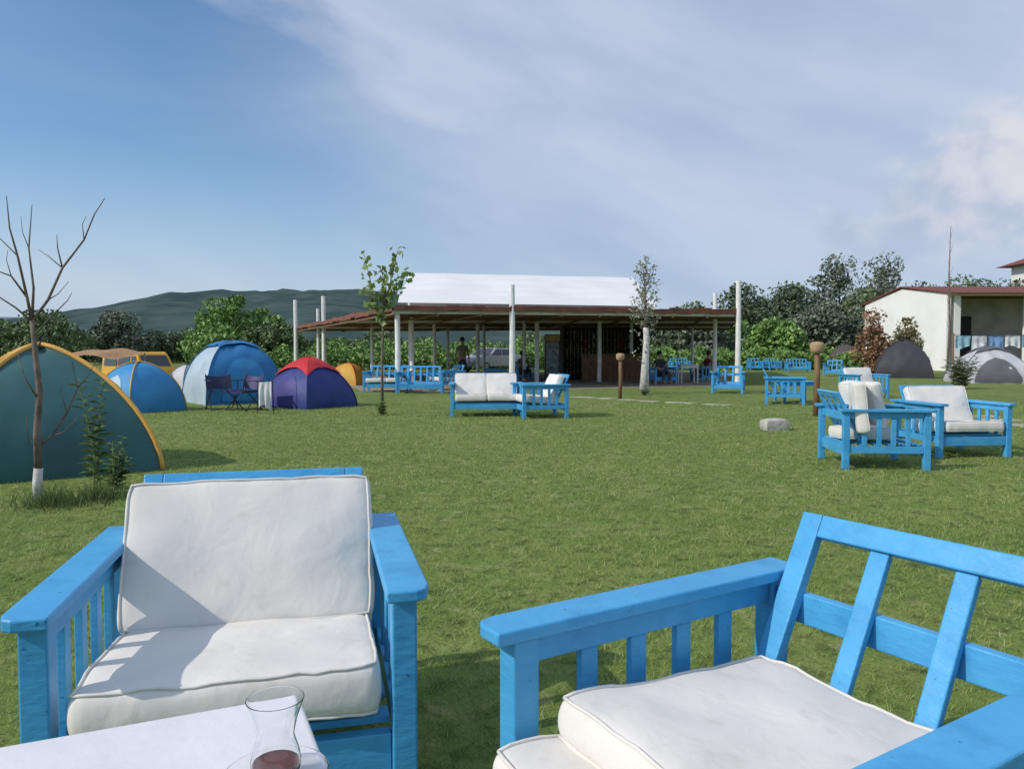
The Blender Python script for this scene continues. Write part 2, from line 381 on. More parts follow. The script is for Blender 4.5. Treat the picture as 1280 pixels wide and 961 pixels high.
# ------------------------------------------------------------------ cushions and chairs
def cushion_mesh(w, d, h, seed=0, n=18, nz_=4, sag=.0, bulge=.22):
    vid = {}; mb = MB()
    def vert(i, j, k):
        key = (i, j, k)
        if key in vid: return vid[key]
        u, v, t = 2*i/n-1, 2*j/n-1, 2*k/nz_-1
        x, y, z = u*w/2, v*d/2, t*h/2
        edge = max(abs(u), abs(v))
        rc = 1-.022*(abs(u)*abs(v))**8
        x *= rc; y *= rc
        z *= (.88+bulge*(1-u**4)*(1-v**4))
        x += (1 if u > 0 else -1)*.010*(1-t*t)*(abs(u) > .99)
        y += (1 if v > 0 else -1)*.010*(1-t*t)*(abs(v) > .99)
        f = mn.fractal(Vector((x*4+seed, y*4, z*3+seed)), 1, 2, 3)
        z += f*.010*(1 if t > 0 else .4) - sag*(1-u*u)*(1-v*v)
        q = Vector((x, y, z)); p2 = mn.noise_vector(q*6+Vector((seed, 0, 0)))*.006
        cr = math.sin((x+y*.6)*38+5*mn.noise(q*5+Vector((seed, 1, 0))))*.0026*max(0, edge-.45)/.55
        q.z += cr*(1 if t > 0 else 0)
        if edge > .9: p2 += mn.noise_vector(q*20+Vector((seed, 3, 0)))*.0035
        vid[key] = len(mb.v); mb.v.append(tuple(q+p2)); return vid[key]
    for i in range(n):
        for j in range(n):
            mb.f.append((vert(i,j,nz_), vert(i+1,j,nz_), vert(i+1,j+1,nz_), vert(i,j+1,nz_)))
            mb.f.append((vert(i,j,0), vert(i,j+1,0), vert(i+1,j+1,0), vert(i+1,j,0)))
    for i in range(n):
        for k in range(nz_):
            mb.f.append((vert(i,0,k), vert(i+1,0,k), vert(i+1,0,k+1), vert(i,0,k+1)))
            mb.f.append((vert(i+1,n,k), vert(i,n,k), vert(i,n,k+1), vert(i+1,n,k+1)))
            mb.f.append((vert(0,i+1,k), vert(0,i,k), vert(0,i,k+1), vert(0,i+1,k+1)))
            mb.f.append((vert(n,i,k), vert(n,i+1,k), vert(n,i+1,k+1), vert(n,i,k+1)))
    rims = []
    for k in (0, nz_):
        loop = [(i,0) for i in range(n)]+[(n,j) for j in range(n)]+[(n-i,n) for i in range(n)]+[(0,n-j) for j in range(n)]
        rims.append([mb.v[vert(a,b,k)] for a, b in loop]+[mb.v[vert(0,0,k)]])
    return mb, rims
def cushion(name, w, d, h, parent, M, seed=0, top_label=None, **kw):
    mb, rims = cushion_mesh(w, d, h, seed, **kw)
    o = mb.build(name, CREAM, parent, smooth=True, sub=1); o.matrix_local = M
    pm = MB()
    for r in rims:
        pm.tube([Vector((p[0]*.988, p[1]*.988, p[2]*.965)) for p in r], .0042, 6)
    pm.build('piping', PIPING, o, smooth=True)
    return o
def T(x, y, z, rx=0, ry=0, rz=0):
    return Matrix.Translation((x, y, z)) @ Matrix.Rotation(rz, 4, 'Z') @ Matrix.Rotation(rx, 4, 'X') @ Matrix.Rotation(ry, 4, 'Y')
AZ = .62; DK = .262; AW_ = .108
def make_seat(name, label, cat, W=.95, D=.92, seats=1, seatc=True, backc=True, seed=1, nsl=4, ch=.13, bt=.785, sy=0.0):
    t = thing(name, label, cat)
    y0, y1 = -D/2, D/2; lx = W/2-.060
    for sx in (-1, 1):
        MB().box(sx*lx-.031, sx*lx+.031, y0+.03, y0+.095, 0, AZ-.032).build('leg', BLUE, t, bevel=.005)
        MB().box(sx*lx-.031, sx*lx+.031, y1-.10, y1-.035, 0, AZ-.032).build('leg', BLUE, t, bevel=.005)
        xo, xi = sx*(W/2), sx*(W/2-AW_)
        poly = [(xi, y0-.02), (xo-sx*.035, y0-.02), (xo-sx*.012, y0-.008), (xo, y0+.03), (xo, y1), (xi, y1)]
        if sx < 0: poly = poly[::-1]
        MB().prism(poly, AZ-.030, AZ).build('armrest', BLUE, t, bevel=.006, seg=3)
        sp = MB()
        sp.box(sx*lx-.018, sx*lx+.018, y0+.097, y1-.102, AZ-.092, AZ-.032)
        sp.box(sx*lx-.018, sx*lx+.018, y0+.097, y1-.102, .17, .24)
        for k in range(nsl):
            yy = y0+.10+(D-.21)*(k+1)/(nsl+1)
            sp.box(sx*lx-.010, sx*lx+.010, yy-.024, yy+.024, .242, AZ-.094)
        sp.build('side_panel', BLUE, t, bevel=.003)
    f = MB(); ix = lx-.033
    f.box(-ix, ix, y0+.045, y0+.085, .14, DK-.022); f.box(-ix, ix, y1-.10, y1-.06, .14, DK-.022)
    for k in range(6):
        yy = y0+.10+(D-.24)*k/5; f.box(-ix+.001, ix-.001, yy, yy+.06, DK-.02, DK)
    f.build('seat_frame', BLUE, t, bevel=.003)
    MB().box(-ix, ix, y1-.090, y1-.062, AZ-.125, AZ-.045).build('rear_rail', BLUE, t, bevel=.004)
    b = MB(); bw = W/2-.116
    pb_, pt_ = Vector((0, y1-.26, .255)), Vector((0, y1+.0, bt)); dd = (pt_-pb_).normalized()
    upv = Vector((0, -dd.z, dd.y))
    for sx in (-1, 1): b.bar(pb_+Vector((sx*(bw-.030),0,0)), pt_+Vector((sx*(bw-.030),0,0)), .060, .032, up=upv)
    nb = 2 if seats == 1 else 5
    for k in range(nb):
        x = -bw+.03+(2*bw-.06)*(k+1)/(nb+1); b.bar(pb_+Vector((x,0,0))+dd*.072, pt_+Vector((x,0,0))-dd*.062, .050, .022, up=upv)
    for (p, hh) in ((pt_-dd*.030, .060), (pb_+dd*.035, .07)):
        b.bar(p+Vector((-bw+.0605,0,0)), p+Vector((bw-.0605,0,0)), .0318, hh, up=dd)
    b.build('backrest', BLUE, t, bevel=.004)
    iw = W-2*AW_-.01; sw = iw/seats
    for k in range(seats):
        cx = -iw/2+sw*(k+.5)
        if seatc: cushion('seat_cushion', sw-.015, .70, ch, t, T(cx, -.085+sy, DK+ch/2+.008, R(-4.5)), seed+k, bulge=.10)
        if backc: cushion('back_cushion', sw-(-.02 if seats == 1 else .01), .455, .125, t, T(cx, y1-.225, .560, R(66)), seed+5+k, bulge=.2)
    return t
chair = make_seat('garden_armchair', 'blue armchair with cream cushions at lower left, nearest of its kind, facing the white table', 'armchair', seed=1)
chair.location = (-.775, 2.21, 0); chair.rotation_euler = (0, 0, R(14))
rc = make_seat('garden_armchair', 'blue armchair with bare slatted back at lower right, two cushions stacked on its seat', 'armchair', seed=4, backc=False, W=.91, D=.95, nsl=4, ch=.10, bt=.765, sy=-.09)
RCL = Vector((.575, 1.525, 0)); rc.location = RCL; rc.rotation_euler = (0, 0, R(-58))
lc = cushion('seat_pad', .64, .64, .10, None, Matrix.Identity(4), 12, bulge=.10)
tag(lc, 'loose cream seat cushion lying on top of another in the bare-backed blue armchair', 'cushion')
lc.matrix_world = Matrix.Translation(RCL) @ Matrix.Rotation(R(-58), 4, 'Z') @ T(-.005, -.045, .394, R(-4.5), R(1))
sofa = make_seat('garden_sofa', 'blue wooden two seat sofa with two cream back cushions alone in mid lawn', 'sofa', W=1.42, seats=2, seed=8)
p = G(607, 521); sofa.location = (p.x, p.y+.45, 0); sofa.rotation_euler = (0, 0, R(4))
def cplace(px, py, rz, label, skip=(), src=None, group=None, off=.4):
    p = G(px, py); return dup(src or chair, (p.x, p.y+off, 0), R(rz), label, group, skip)
BOTH = ('back_cushion','seat_cushion')
cplace(676, 523, -78, 'blue armchair turned side-on beside the mid lawn two seat sofa')
cplace(1111, 587, 84, 'blue armchair seen from its side at right with cream cushions heaped on it', skip=BOTH)
pc = G(1111, 587)
for (dx, dy, z, rx, ry, rz, lab) in ((-.10,.42,.34,0,R(4),R(84),'cream cushion lying flat on the seat of the side-on armchair at right'),
        (-.20,.26,.63,R(84),0,R(70),'cream cushion standing upright nearest the camera in the side-on armchair at right'),
        (.02,.66,.62,R(78),R(0),R(100),'cream cushion leaning behind another in the side-on armchair at right')):
    k = cushion('chair_cushion', .60, .50, .14, None, T(pc.x+dx, pc.y+dy, z, rx, ry, rz), 20+dx*9)
    tag(k, lab, 'cushion')
cplace(1212, 572, 6, 'blue armchair with a big cream back cushion facing the camera near the right edge')
cplace(988, 506, 72, 'blue armchair without cushions left of the wicker lamp post on the right lawn', skip=BOTH)
cplace(1088, 498, 10, 'blue armchair with cream back cushion behind the wicker lamp post on the right', skip=('seat_cushion',))
cplace(915, 492, -20, 'empty blue armchair at the right corner post of the pavilion', skip=BOTH)
cp1 = cplace(829, 480, 15, 'blue armchair just right of the whitewashed tree trunk, a person sitting in it', skip=BOTH)
cp2 = cplace(884, 477, -70, 'blue armchair right of the white pavilion table, a person sitting in it', skip=BOTH)
FG = 'far blue armchairs before the vines'
for i, (px, py, rz) in enumerate(((946,463,0),(968,463,10))):
    cplace(px, py, rz, ('distant blue armchair in front of the vine rows, left one of the pair','distant blue armchair in front of the vine rows, right one of the pair')[i], skip=BOTH, group=FG)
cplace(1000, 465, -8, 'distant empty blue two seat sofa right of the far pair of armchairs', skip=BOTH, src=sofa)
cplace(852, 463, 5, 'distant empty blue two seat sofa deep under the right end of the pavilion', skip=BOTH, src=sofa)
for i, (px, py, rz, sk, lab) in enumerate(((482,490,0,('back_cushion',),'leftmost blue two seat sofa at the front of the pavilion'),(523,492,3,BOTH,'blue two seat sofa at the front of the pavilion, middle of the row'))):
    cplace(px, py, rz, lab, skip=sk, src=sofa, group='sofas at the front of the pavilion')
cplace(557, 488, -60, 'blue armchair at the right end of the sofa row under the pavilion', skip=('back_cushion',))
cp3 = cplace(655, 476, 20, 'blue armchair under the pavilion left of the fridge, a person sitting in it', skip=BOTH)
for (px, py, rz, lab) in ((1046,470,-30,'blue armchair standing far behind the lamp post near the brown tent'),):
    cplace(px, py, rz, lab, skip=BOTH)

# tables
def table(name, label, cx, cy, rz, sx, sy, z, m, group=None):
    t = thing(name, label, 'table', (cx, cy, 0), rz, group)
    MB().box(-sx/2, sx/2, -sy/2, sy/2, z-.028, z).build('tabletop', m, t, bevel=.006, seg=3)
    a = MB(); q = .045
    for (x0, x1, y0, y1) in ((-sx/2+q+.05, sx/2-q-.05, -sy/2+q, -sy/2+q+.02), (-sx/2+q+.05, sx/2-q-.05, sy/2-q-.02, sy/2-q), (-sx/2+q, -sx/2+q+.02, -sy/2+q+.05, sy/2-q-.05), (sx/2-q-.02, sx/2-q, -sy/2+q+.05, sy/2-q-.05)):
        a.box(x0, x1, y0, y1, z-.11, z-.03)
    a.build('apron', m, t, bevel=.002)
    for ix in (-1, 1):
        for iy in (-1, 1):
            x, y = ix*(sx/2-q-.022), iy*(sy/2-q-.022)
            MB().box(x-.025, x+.025, y-.025, y+.025, 0, z-.029).build('leg', m, t, bevel=.003)
    return t
TZ = .72; cnr = G(374, 866, TZ); th = R(24); fx = Vector((-math.cos(th), -math.sin(th), 0)); sy_ = Vector((math.sin(th), -math.cos(th), 0))
tcn = cnr+fx*.375+sy_*.30
table('side_table', 'white painted table holding the tea glass at the bottom left corner', tcn.x, tcn.y, th, .75, .60, TZ, WHITEWOOD)
p = G(862, 479); table('white_table', 'white table standing on the terrace right of the whitewashed tree', p.x, p.y+.3, 0, .75, .7, .70, WHITEWOOD)
p = G(1024, 508); table('blue_table', 'low blue wooden table beside the wicker lamp post on the right lawn', p.x+.05, p.y+1.6, R(8), .9, .6, .5, BLUE)
p = G(620, 478); table('terrace_table', 'low blue table under the pavilion behind the mid lawn sofa', p.x, p.y, R(4), .9, .6, .55, BLUE)
# tea glass
GL = bpy.data.materials.new('clear_glass'); nt2, b = nodes(GL); b.inputs['Transmission Weight'].default_value = 1; b.inputs['Roughness'].default_value = .0; b.inputs['IOR'].default_value = 1.38; b.inputs['Base Color'].default_value = (.99,.995,.995,1)
TEA = bpy.data.materials.new('dark_tea'); nt2, b = nodes(TEA); b.inputs['Base Color'].default_value = (.20,.022,.010,1); b.inputs['Roughness'].default_value = .05; b.inputs['Transmission Weight'].default_value = .3
gx = G(344, 872, TZ+.098)
tg = thing('tea_glass', 'tulip shaped tea glass with a little dark tea left, on a glass saucer', 'glass', (gx.x, gx.y, TZ+.0075))
outer = [(.0,0),(.017,0),(.019,.0005),(.022,.003),(.0265,.012),(.0275,.022),(.0245,.034),(.0205,.046),(.0200,.050),(.0205,.054),(.0235,.068),(.0285,.082),(.0312,.0893),(.0314,.0900)]
inner = [(.0312,.0904),(.0309,.0905),(.0306,.0904),(.0304,.0900),(.0302,.0893),(.0275,.082),(.0225,.068),(.0195,.054),(.0190,.050),(.0195,.046),(.0235,.034),(.0264,.022),(.0252,.012),(.0200,.0055),(.018,.0050),(.0,.0050)]
MB().lathe(outer+inner, 64).build('glass_body', GL, tg, smooth=True)
MB().lathe([(0,.0056),(.0178,.0057),(.0195,.0062),(.0246,.0125),(.0252,.0165),(.0256,.0190),(0,.0190)], 40).build('tea', TEA, tg, smooth=False)
sa = thing('saucer', 'small clear glass saucer under the tea glass', 'saucer', (gx.x, gx.y, TZ+.001))
MB().lathe([(0,0),(.029,0),(.030,.0004),(.040,.003),(.056,.0115),(.0572,.0130),(.0573,.0136),(.0570,.0141),(.0563,.0142),(.0555,.0136),(.040,.0055),(.030,.0032),(.029,.0030),(0,.0030)], 64).build('saucer_body', GL, sa, smooth=True)

# ------------------------------------------------------------------ tents
def cl(name, c, k=.8, trans=.12): return mat(name, c, tuple(x*k for x in c), scale=2, rough=.55, trans=trans, bump=.5, bscale=5)
TEAL=cl('teal_nylon',(.05,.16,.165)); ORANGE=cl('orange_webbing',(.85,.47,.09)); SKY=cl('sky_nylon',(.05,.31,.62)); PALE=cl('pale_nylon',(.50,.62,.70)); NAVY=cl('navy_nylon',(.03,.05,.24)); PURPLE=cl('purple_nylon',(.05,.05,.25))
RED=cl('red_nylon',(.66,.03,.035)); YELLOW=cl('yellow_nylon',(.75,.42,.06)); GREY=cl('grey_nylon',(.15,.15,.16)); DKGREY=cl('dark_grey_nylon',(.06,.06,.07)); LTGREY=cl('light_nylon',(.60,.61,.63)); BROWN=cl('brown_nylon',(.11,.085,.08)); WHITEC=cl('white_cloth',(.82,.82,.82))
MEDBLUE=cl('mid_blue_nylon',(.03,.21,.47))
def tent(name, label, cx, cy, half, h, rot, cols, polem, flym=None, door=None, fly_t=.58, kx=1.0, doorm=None, prad=.012, er=1.1, ez=1.05):
    t = thing(name, label, 'tent', (cx, cy, 0), rot)
    cor = [Vector((half*kx*math.cos(a), half*math.sin(a), 0)) for a in (0, math.pi/2, math.pi, 3*math.pi/2)]
    def arc(i, th_, s=1.0):
        c = cor[i % 4]; cs = max(0, math.cos(th_))**er; return Vector((c.x*cs*s, c.y*cs*s, h*max(0, math.sin(th_))**ez*s))
    def pan(i, s, th_, sc_=1.0):
        a, b = arc(i, th_, sc_), arc(i+1, th_, sc_); q = a.lerp(b, s)
        bow = 4*s*(1-s)
        out = Vector((q.x, q.y, 0)).normalized()*.10*half*bow*math.sin(2*th_)*.6 if q.length > 1e-4 else Vector()
        nn = (mn.noise(q*3)*.04+mn.noise(q*7)*.022)*half*bow
        return q+out+Vector((0,0,-.03*h*bow*math.sin(th_)**3+nn*math.sin(th_)))+Vector((q.x,q.y,0))*nn*.6
    for i in range(4):
        mb = MB(); nt_, ns = 18, 14
        for a in range(nt_+1):
            for s in range(ns+1): mb.v.append(tuple(pan(i, s/ns, math.pi/2*a/nt_*.999)))
        for a in range(nt_):
            for s in range(ns): q = a*(ns+1)+s; mb.f.append((q, q+1, q+ns+2, q+ns+1))
        mb.build('wall_panel', cols[i], t, smooth=True)
        if flym:
            fb = MB()
            for a in range(nt_+1):
                for s in range(ns+1):
                    th0 = fly_t+.16*(4*(s/ns)*(1-s/ns)); thh = (th0+(1-th0)*a/nt_)*math.pi/2*.999
                    q = pan(i, s/ns, thh, 1.035); fb.v.append(tuple(q+Vector((0,0,.012))))
            for a in range(nt_):
                for s in range(ns): q = a*(ns+1)+s; fb.f.append((q, q+1, q+ns+2, q+ns+1))
            fb.build('rain_fly', flym, t, smooth=True)
    for i in (0, 1):
        pts = [arc(i, math.pi/2*k/16, 1.008) for k in range(16)]+[arc(i+2, math.pi/2*(16-k)/16, 1.008) for k in range(17)]
        MB().tube(pts, prad, 6).build('pole_sleeve', polem, t, smooth=True)
    if door is not None:
        mb = MB(); n = 8
        for a in range(n+1):
            for s in range(n+1):
                th_ = (.03+.52*a/n)*math.pi/2; wv = .30*math.sqrt(max(0, 1-(a/n)**2.2)); q = pan(door, .5+wv*(2*s/n-1), th_, 1.012); mb.v.append(tuple(q))
        for a in range(n):
            for s in range(n): q = a*(n+1)+s; mb.f.append((q, q+1, q+n+2, q+n+1))
        mb.build('door', doorm or DKGREY, t, smooth=True)
    g_ = MB()
    for c in cor: g_.tube([c*1.01, c*1.10+Vector((0,0,-.02))], .008, 5)
    g_.build('peg', STEEL, t)
    return t
tent('dome_tent', 'large teal dome tent with thick orange edging at the left edge behind the bare sapling', -4.90, 7.98, 1.34, 1.27, R(-8), [TEAL]*4, ORANGE, prad=.025, er=1.35, ez=1.2)
p = G(162, 518); tent('dome_tent', 'small bright blue dome tent with pale door next to the big teal tent', p.x-.30, p.y+1.0, .90, 1.00, R(-75), [SKY,SKY,SKY,SKY], YELLOW, doorm=PALE, door=3, prad=.014)
p = G(286, 507); tent('dome_tent', 'large dome tent, pale grey left half and blue right half, behind the folding chairs', p.x-.38, p.y+1.3, 1.28, 1.42, R(-96), [MEDBLUE,SKY,PALE,PALE], MEDBLUE, flym=MEDBLUE, fly_t=.68, door=0, doorm=SKY, er=.85, ez=.95)
p = G(385, 512); tent('dome_tent', 'navy blue dome tent with a bright red top', p.x-.24, p.y+1.0, 1.04, 1.06, R(-78), [NAVY,PURPLE,NAVY,NAVY], NAVY, flym=RED, fly_t=.46, door=3, doorm=PURPLE, er=1.35, ez=1.15)
p = G(430, 482); tent('dome_tent', 'small yellow and orange dome tent far behind the navy tent', p.x, p.y+.8, .85, .80, R(30), [YELLOW,ORANGE,YELLOW,YELLOW], RED)
p = G(1148, 473); tent('dome_tent', 'dark grey dome tent before the cream barn at right', p.x, p.y+1.4, 1.70, 1.78, R(-70), [GREY,GREY,DKGREY,DKGREY], DKGREY, er=1.2, ez=1.15)
p = G(1064, 462); tent('dome_tent', 'dark brownish tent left of the two shrubs before the barn', p.x, p.y+1, 1.6, 1.75, R(-70), [BROWN,DKGREY,BROWN,BROWN], DKGREY, er=1.2, ez=1.1)
p = G(1268, 480); tent('dome_tent', 'low pale and dark grey dome tent cut by the right edge of the view', p.x, p.y+1.6, 1.85, 1.40, R(-62), [DKGREY,LTGREY,LTGREY,LTGREY], GREY, door=3, doorm=GREY, er=1.3, ez=1.2, flym=GREY, fly_t=.62)
p = G(222, 489); tent('dome_tent', 'tiny pale tent far off between the yellow van and the blue and white tent', p.x, p.y+.8, .7, .8, R(10), [LTGREY,PALE,LTGREY,PALE], GREY)

# folding camp chairs and towel
def camp_chair(label, px, py, rz, m):
    p = G(px, py); t = thing('camping_chair', label, 'folding chair', (p.x, p.y+.25, 0), R(rz))
    s = MB(); n = 8
    for i in range(n+1):
        for j in range(n+1):
            u, v = i/n, j/n; s.v.append((-.25+.5*u, -.22+.44*v, .42-.07*4*u*(1-u)))
    for i in range(n):
        for j in range(n): q = i*(n+1)+j; s.f.append((q, q+1, q+n+2, q+n+1))
    s.build('seat', m, t, smooth=True)
    s = MB()
    for i in range(n+1):
        for j in range(n+1):
            u, v = i/n, j/n; s.v.append((-.25+.5*u, .22+.10*v+.05*4*u*(1-u), .42+.30*v-.04*math.sin(u*math.pi)*v))
    for i in range(n):
        for j in range(n): q = i*(n+1)+j; s.f.append((q, q+1, q+n+2, q+n+1))
    s.build('backrest', m, t, smooth=True)
    for sx in (-1, 1):
        MB().tube([(sx*.27,-.25,0),(sx*.25,.24,.44)], .011, 6).build('leg', BLACK, t)
        MB().tube([(sx*.27,.25,0),(sx*.26,-.23,.44),(sx*.26,-.23,.60)], .011, 6).build('leg', BLACK, t)
        MB().tube([(sx*.25,.21,.40),(sx*.25,.32,.74)], .011, 6).build('back_post', BLACK, t)
        MB().bar((sx*.27,-.25,.605), (sx*.27,.27,.615), .05, .012).build('armrest', m, t)
    MB().tube([(-.27,-.25,.02),(.27,.25,.02)], .010, 6).tube([(.27,-.25,.03),(-.27,.25,.03)], .010, 6).build('cross_brace', BLACK, t)
    return t
DPURP = cl('indigo_canvas', (.045,.035,.15)); NAVYC = cl('dark_canvas', (.025,.035,.09))
camp_chair('dark blue folding camp chair, left of the pair before the blue and white tent', 272, 513, 35, NAVYC)
camp_chair('indigo folding camp chair, right of the pair before the blue and white tent', 300, 514, -25, DPURP)
def cloth(name, label, cat, p0, p1, drop, m, seed):
    mb = MB(); n, k = 14, 10; p0, p1 = Vector(p0), Vector(p1)
    dirn = (p1-p0).normalized(); nn = Vector((-dirn.y, dirn.x, 0))
    for i in range(n+1):
        for j in range(k+1):
            u, v = i/n, j/k; q = p0.lerp(p1, u)+Vector((0,0,-drop*v*(1+.12*math.sin(u*5+seed))))+nn*(.05*v*math.sin(u*13+seed)+.03*mn.noise(Vector((u*4, v*3, seed))))
            mb.v.append(tuple(q))
    for i in range(n):
        for j in range(k): q = i*(k+1)+j; mb.f.append((q, q+1, q+k+2, q+k+1))
    o = mb.build(name, m, smooth=True)
    return tag(o, label, cat)
a = A(323, 478, 14.9); b = A(339, 477, 14.9)
cloth('towel', 'white towel hanging at the left side of the navy and red tent', 'towel', a, b, .50, WHITEC, 3)
cam_t = thing('drying_stand', 'thin dark stand carrying the white towel beside the navy and red tent', 'drying rack', ((a.x+b.x)/2, 14.92, 0))
MB().tube([(-.16,0,0),(-.14,0,a.z+.005)], .01, 6).tube([(.16,0,0),(.14,0,a.z+.005)], .01, 6).build('leg_frame', BLACK, cam_t)
MB().tube([(-.18,0,a.z+.008),(.18,0,a.z+.008)], .01, 6).build('rail', BLACK, cam_t)

# ------------------------------------------------------------------ pavilion
pv = thing('open_pavilion', 'long open timber pavilion with flat reddish brown roof, white posts and raised white canopy', 'pavilion', (0,0,0))
P1, P2, P3, P4 = Vector((-3.6,23.5,2.52)), Vector((8.15,27.4,2.60)), Vector((12.6,45,2.62)), Vector((-13.0,46,2.58))
rf = MB(); nn = 20
for i in range(nn+1):
    for j in range(nn+1):
        q = P1.lerp(P2, i/nn).lerp(P4.lerp(P3, i/nn), j/nn); rf.v.append((q.x, q.y, q.z+.05*mn.noise(q*.7)+.02))
for i in range(nn):
    for j in range(nn): q = i*(nn+1)+j; rf.f.append((q, q+nn+1, q+nn+2, q+1))
o = rf.build('roof', REED, pv); so_ = o.modifiers.new('thick', 'SOLIDIFY'); so_.thickness = .06
fa = MB()
for a_, b_ in ((P1, P2), (P2, P3), (P4, P1)):
    n = 30
    for k in range(n):
        q0, q1 = a_.lerp(b_, k/n), a_.lerp(b_, (k+1)/n); z = .03*random.uniform(-1, 1)
        dd = (q1-q0).normalized(); off = Vector((dd.y, -dd.x, 0))*.06
        fa.bar(q0+off+Vector((0,0,.03+z)), q1+off+Vector((0,0,.03+z)), .03, .14+random.uniform(0, .05))
fa.build('fascia', FASCIA, pv)
for k in range(9):
    a_ = P1.lerp(P4, k/8+.0 if k else .01); b_ = P2.lerp(P3, k/8 if k else .01)
    MB().bar(a_+Vector((0,0,-.09)), b_+Vector((0,0,-.09)), .08, .10).build('beam', WHITEPOST if k in (0, 3, 6) else MIDWOOD, pv)
for k in range(10):
    a_ = P1.lerp(P2, k/9); b_ = P4.lerp(P3, k/9)
    MB().tube([a_+Vector((0,0,-.17)), b_+Vector((0,0,-.17))], .035, 6).build('pole_rafter', MIDWOOD, pv)
for (px, y, tz, r) in ((497,23.9,2.45,.09),(640,24.7,3.35,.095),(922,27.3,3.72,.10),(893,29.5,3.45,.085),(405,38,3.95,.11),(398,41,3.5,.09),(370,44.5,4.2,.12),
                       (515,29,2.5,.085),(543,33,2.5,.075),(597,33,2.5,.085),(605,37,2.5,.075),(671,30.5,2.5,.09),(749,31,2.5,.085),(560,43,2.5,.08),(865,42,2.5,.08),(465,37,2.5,.08)):
    x = (px-640)/960*y
    MB().tube([(x, y, 0), (x+.01, y, tz*.5), (x, y, tz)], [r, r*.95, r*.9], 10).build('post', WHITEPOST, pv, smooth=False)
cn = MB(); B0, B1 = Vector((-3.55,24.0,2.74)), Vector((4.95,26.3,2.76)); T0, T1 = A(512,342,31), A(790,348,33)
n, k = 48, 30
for i in range(n+1):
    for j in range(k+1):
        u, v = i/n, j/k; q = B0.lerp(B1, u).lerp(T0.lerp(T1, u), v)
        sag = -.07*math.sin(math.pi*v)*(.6+.4*math.cos(u*math.pi*6)); q.z += sag+.03*mn.noise(Vector((u*9, v*5, 1)))*math.sin(math.pi*v)+.12*abs(math.sin(v*math.pi*5))
        cn.v.append(tuple(q))
for i in range(n):
    for j in range(k): q = i*(k+1)+j; cn.f.append((q, q+k+1, q+k+2, q+1))
cn.build('canopy', TARP, pv, smooth=True)
bk = MB(); E0, E1 = Vector((-5.6,40,2.75)), Vector((6.9,41,2.75)); bk.add([T0+Vector((0,.02,.0)), T1+Vector((0,.02,0)), E1, E0], [(0,1,2,3)]); bk.build('canopy_rear_slope', TARP, pv)
MB().tube([T0+Vector((-.1,0,-.06)), T1+Vector((.1,0,-.06))], .05, 8).build('ridge_pole', MIDWOOD, pv)
for q in (T0, T1, T0.lerp(T1, .5)): MB().tube([(q.x, q.y+.05, 0), (q.x, q.y+.05, q.z-.12)], .07, 8).build('ridge_post', WHITEPOST, pv)
# bar kiosk
kb = thing('bar_kiosk', 'dark timber bar kiosk under the pavilion, just left of the whitewashed tree', 'bar', (0,0,0))
y = 33.0; x0, x1 = (704-640)/960*y, (812-640)/960*y
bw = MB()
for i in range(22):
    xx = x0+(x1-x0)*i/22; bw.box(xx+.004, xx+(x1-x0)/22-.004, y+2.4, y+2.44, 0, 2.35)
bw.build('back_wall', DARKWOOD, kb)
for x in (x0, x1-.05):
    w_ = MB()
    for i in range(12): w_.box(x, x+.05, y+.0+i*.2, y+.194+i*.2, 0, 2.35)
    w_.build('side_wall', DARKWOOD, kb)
MB().box(x0+.8, x1-.06, y-.02, y+.02, 0, 1.06).build('counter_front', MIDWOOD, kb)
MB().box(x0+.7, x1+.1, y-.15, y+.45, 1.062, 1.12).build('countertop', MIDWOOD, kb, bevel=.01)
for z in (1.35, 1.75):
    MB().box(x0+.1, x1-.1, y+2.1, y+2.39, z, z+.03).build('shelf', MIDWOOD, kb)
ck = [mat('bottle_green', (.03,.12,.05), rough=.2), mat('bottle_amber', (.25,.10,.02), rough=.2), mat('tin_red', (.5,.04,.03), rough=.4), mat('tin_white', (.7,.7,.7), rough=.4)]
for i in range(16):
    z = 1.38 if i < 8 else 1.78; x = x0+.35+(i % 8)*.4
    bo = MB().lathe([(0,0),(.04,0),(.042,.16),(.015,.22),(.015,.28),(0,.28)], 10, (x, y+2.25, z+.002)).build('bottle', ck[i % 4], smooth=True)
    tag(bo, 'small bottle on the shelves of the dark bar kiosk', 'bottle', 'bottles on the bar kiosk shelves')
fr = thing('drinks_fridge', 'upright drinks fridge with pale glass door left of the bar kiosk', 'fridge', ((690-640)/960*33, 33, 0))
MB().box(-.32,.32,-.28,.3,.05,1.95).build('cabinet', mat('fridge_shell', (.05,.05,.06), rough=.4), fr, bevel=.02)
MB().box(-.27,.27,-.31,-.283,.25,1.62).build('glass_door', mat('fridge_glass', (.25,.33,.36), (.08,.10,.12), scale=8, rough=.15), fr)
MB().box(-.30,.30,-.32,-.283,1.66,1.92).build('header_panel', mat('fridge_header', (.55,.40,.08), rough=.4), fr)
def stool(px, y, label):
    t = thing('bar_stool', label, 'stool', ((px-640)/960*y, y, 0), 0, 'bar stools at the kiosk counter')
    MB().lathe([(0,.70),(.16,.70),(.17,.72),(.16,.74),(0,.74)], 14).build('seat', MIDWOOD, t)
    for a in range(4):
        c, s = math.cos(a*math.pi/2+.78), math.sin(a*math.pi/2+.78)
        MB().tube([(c*.2, s*.2, 0), (c*.11, s*.11, .70)], .018, 6).build('leg', MIDWOOD, t)
    MB().lathe([(.165,.24),(.18,.24),(.18,.26),(.165,.26),(.165,.24)], 12).build('footrest', MIDWOOD, t)
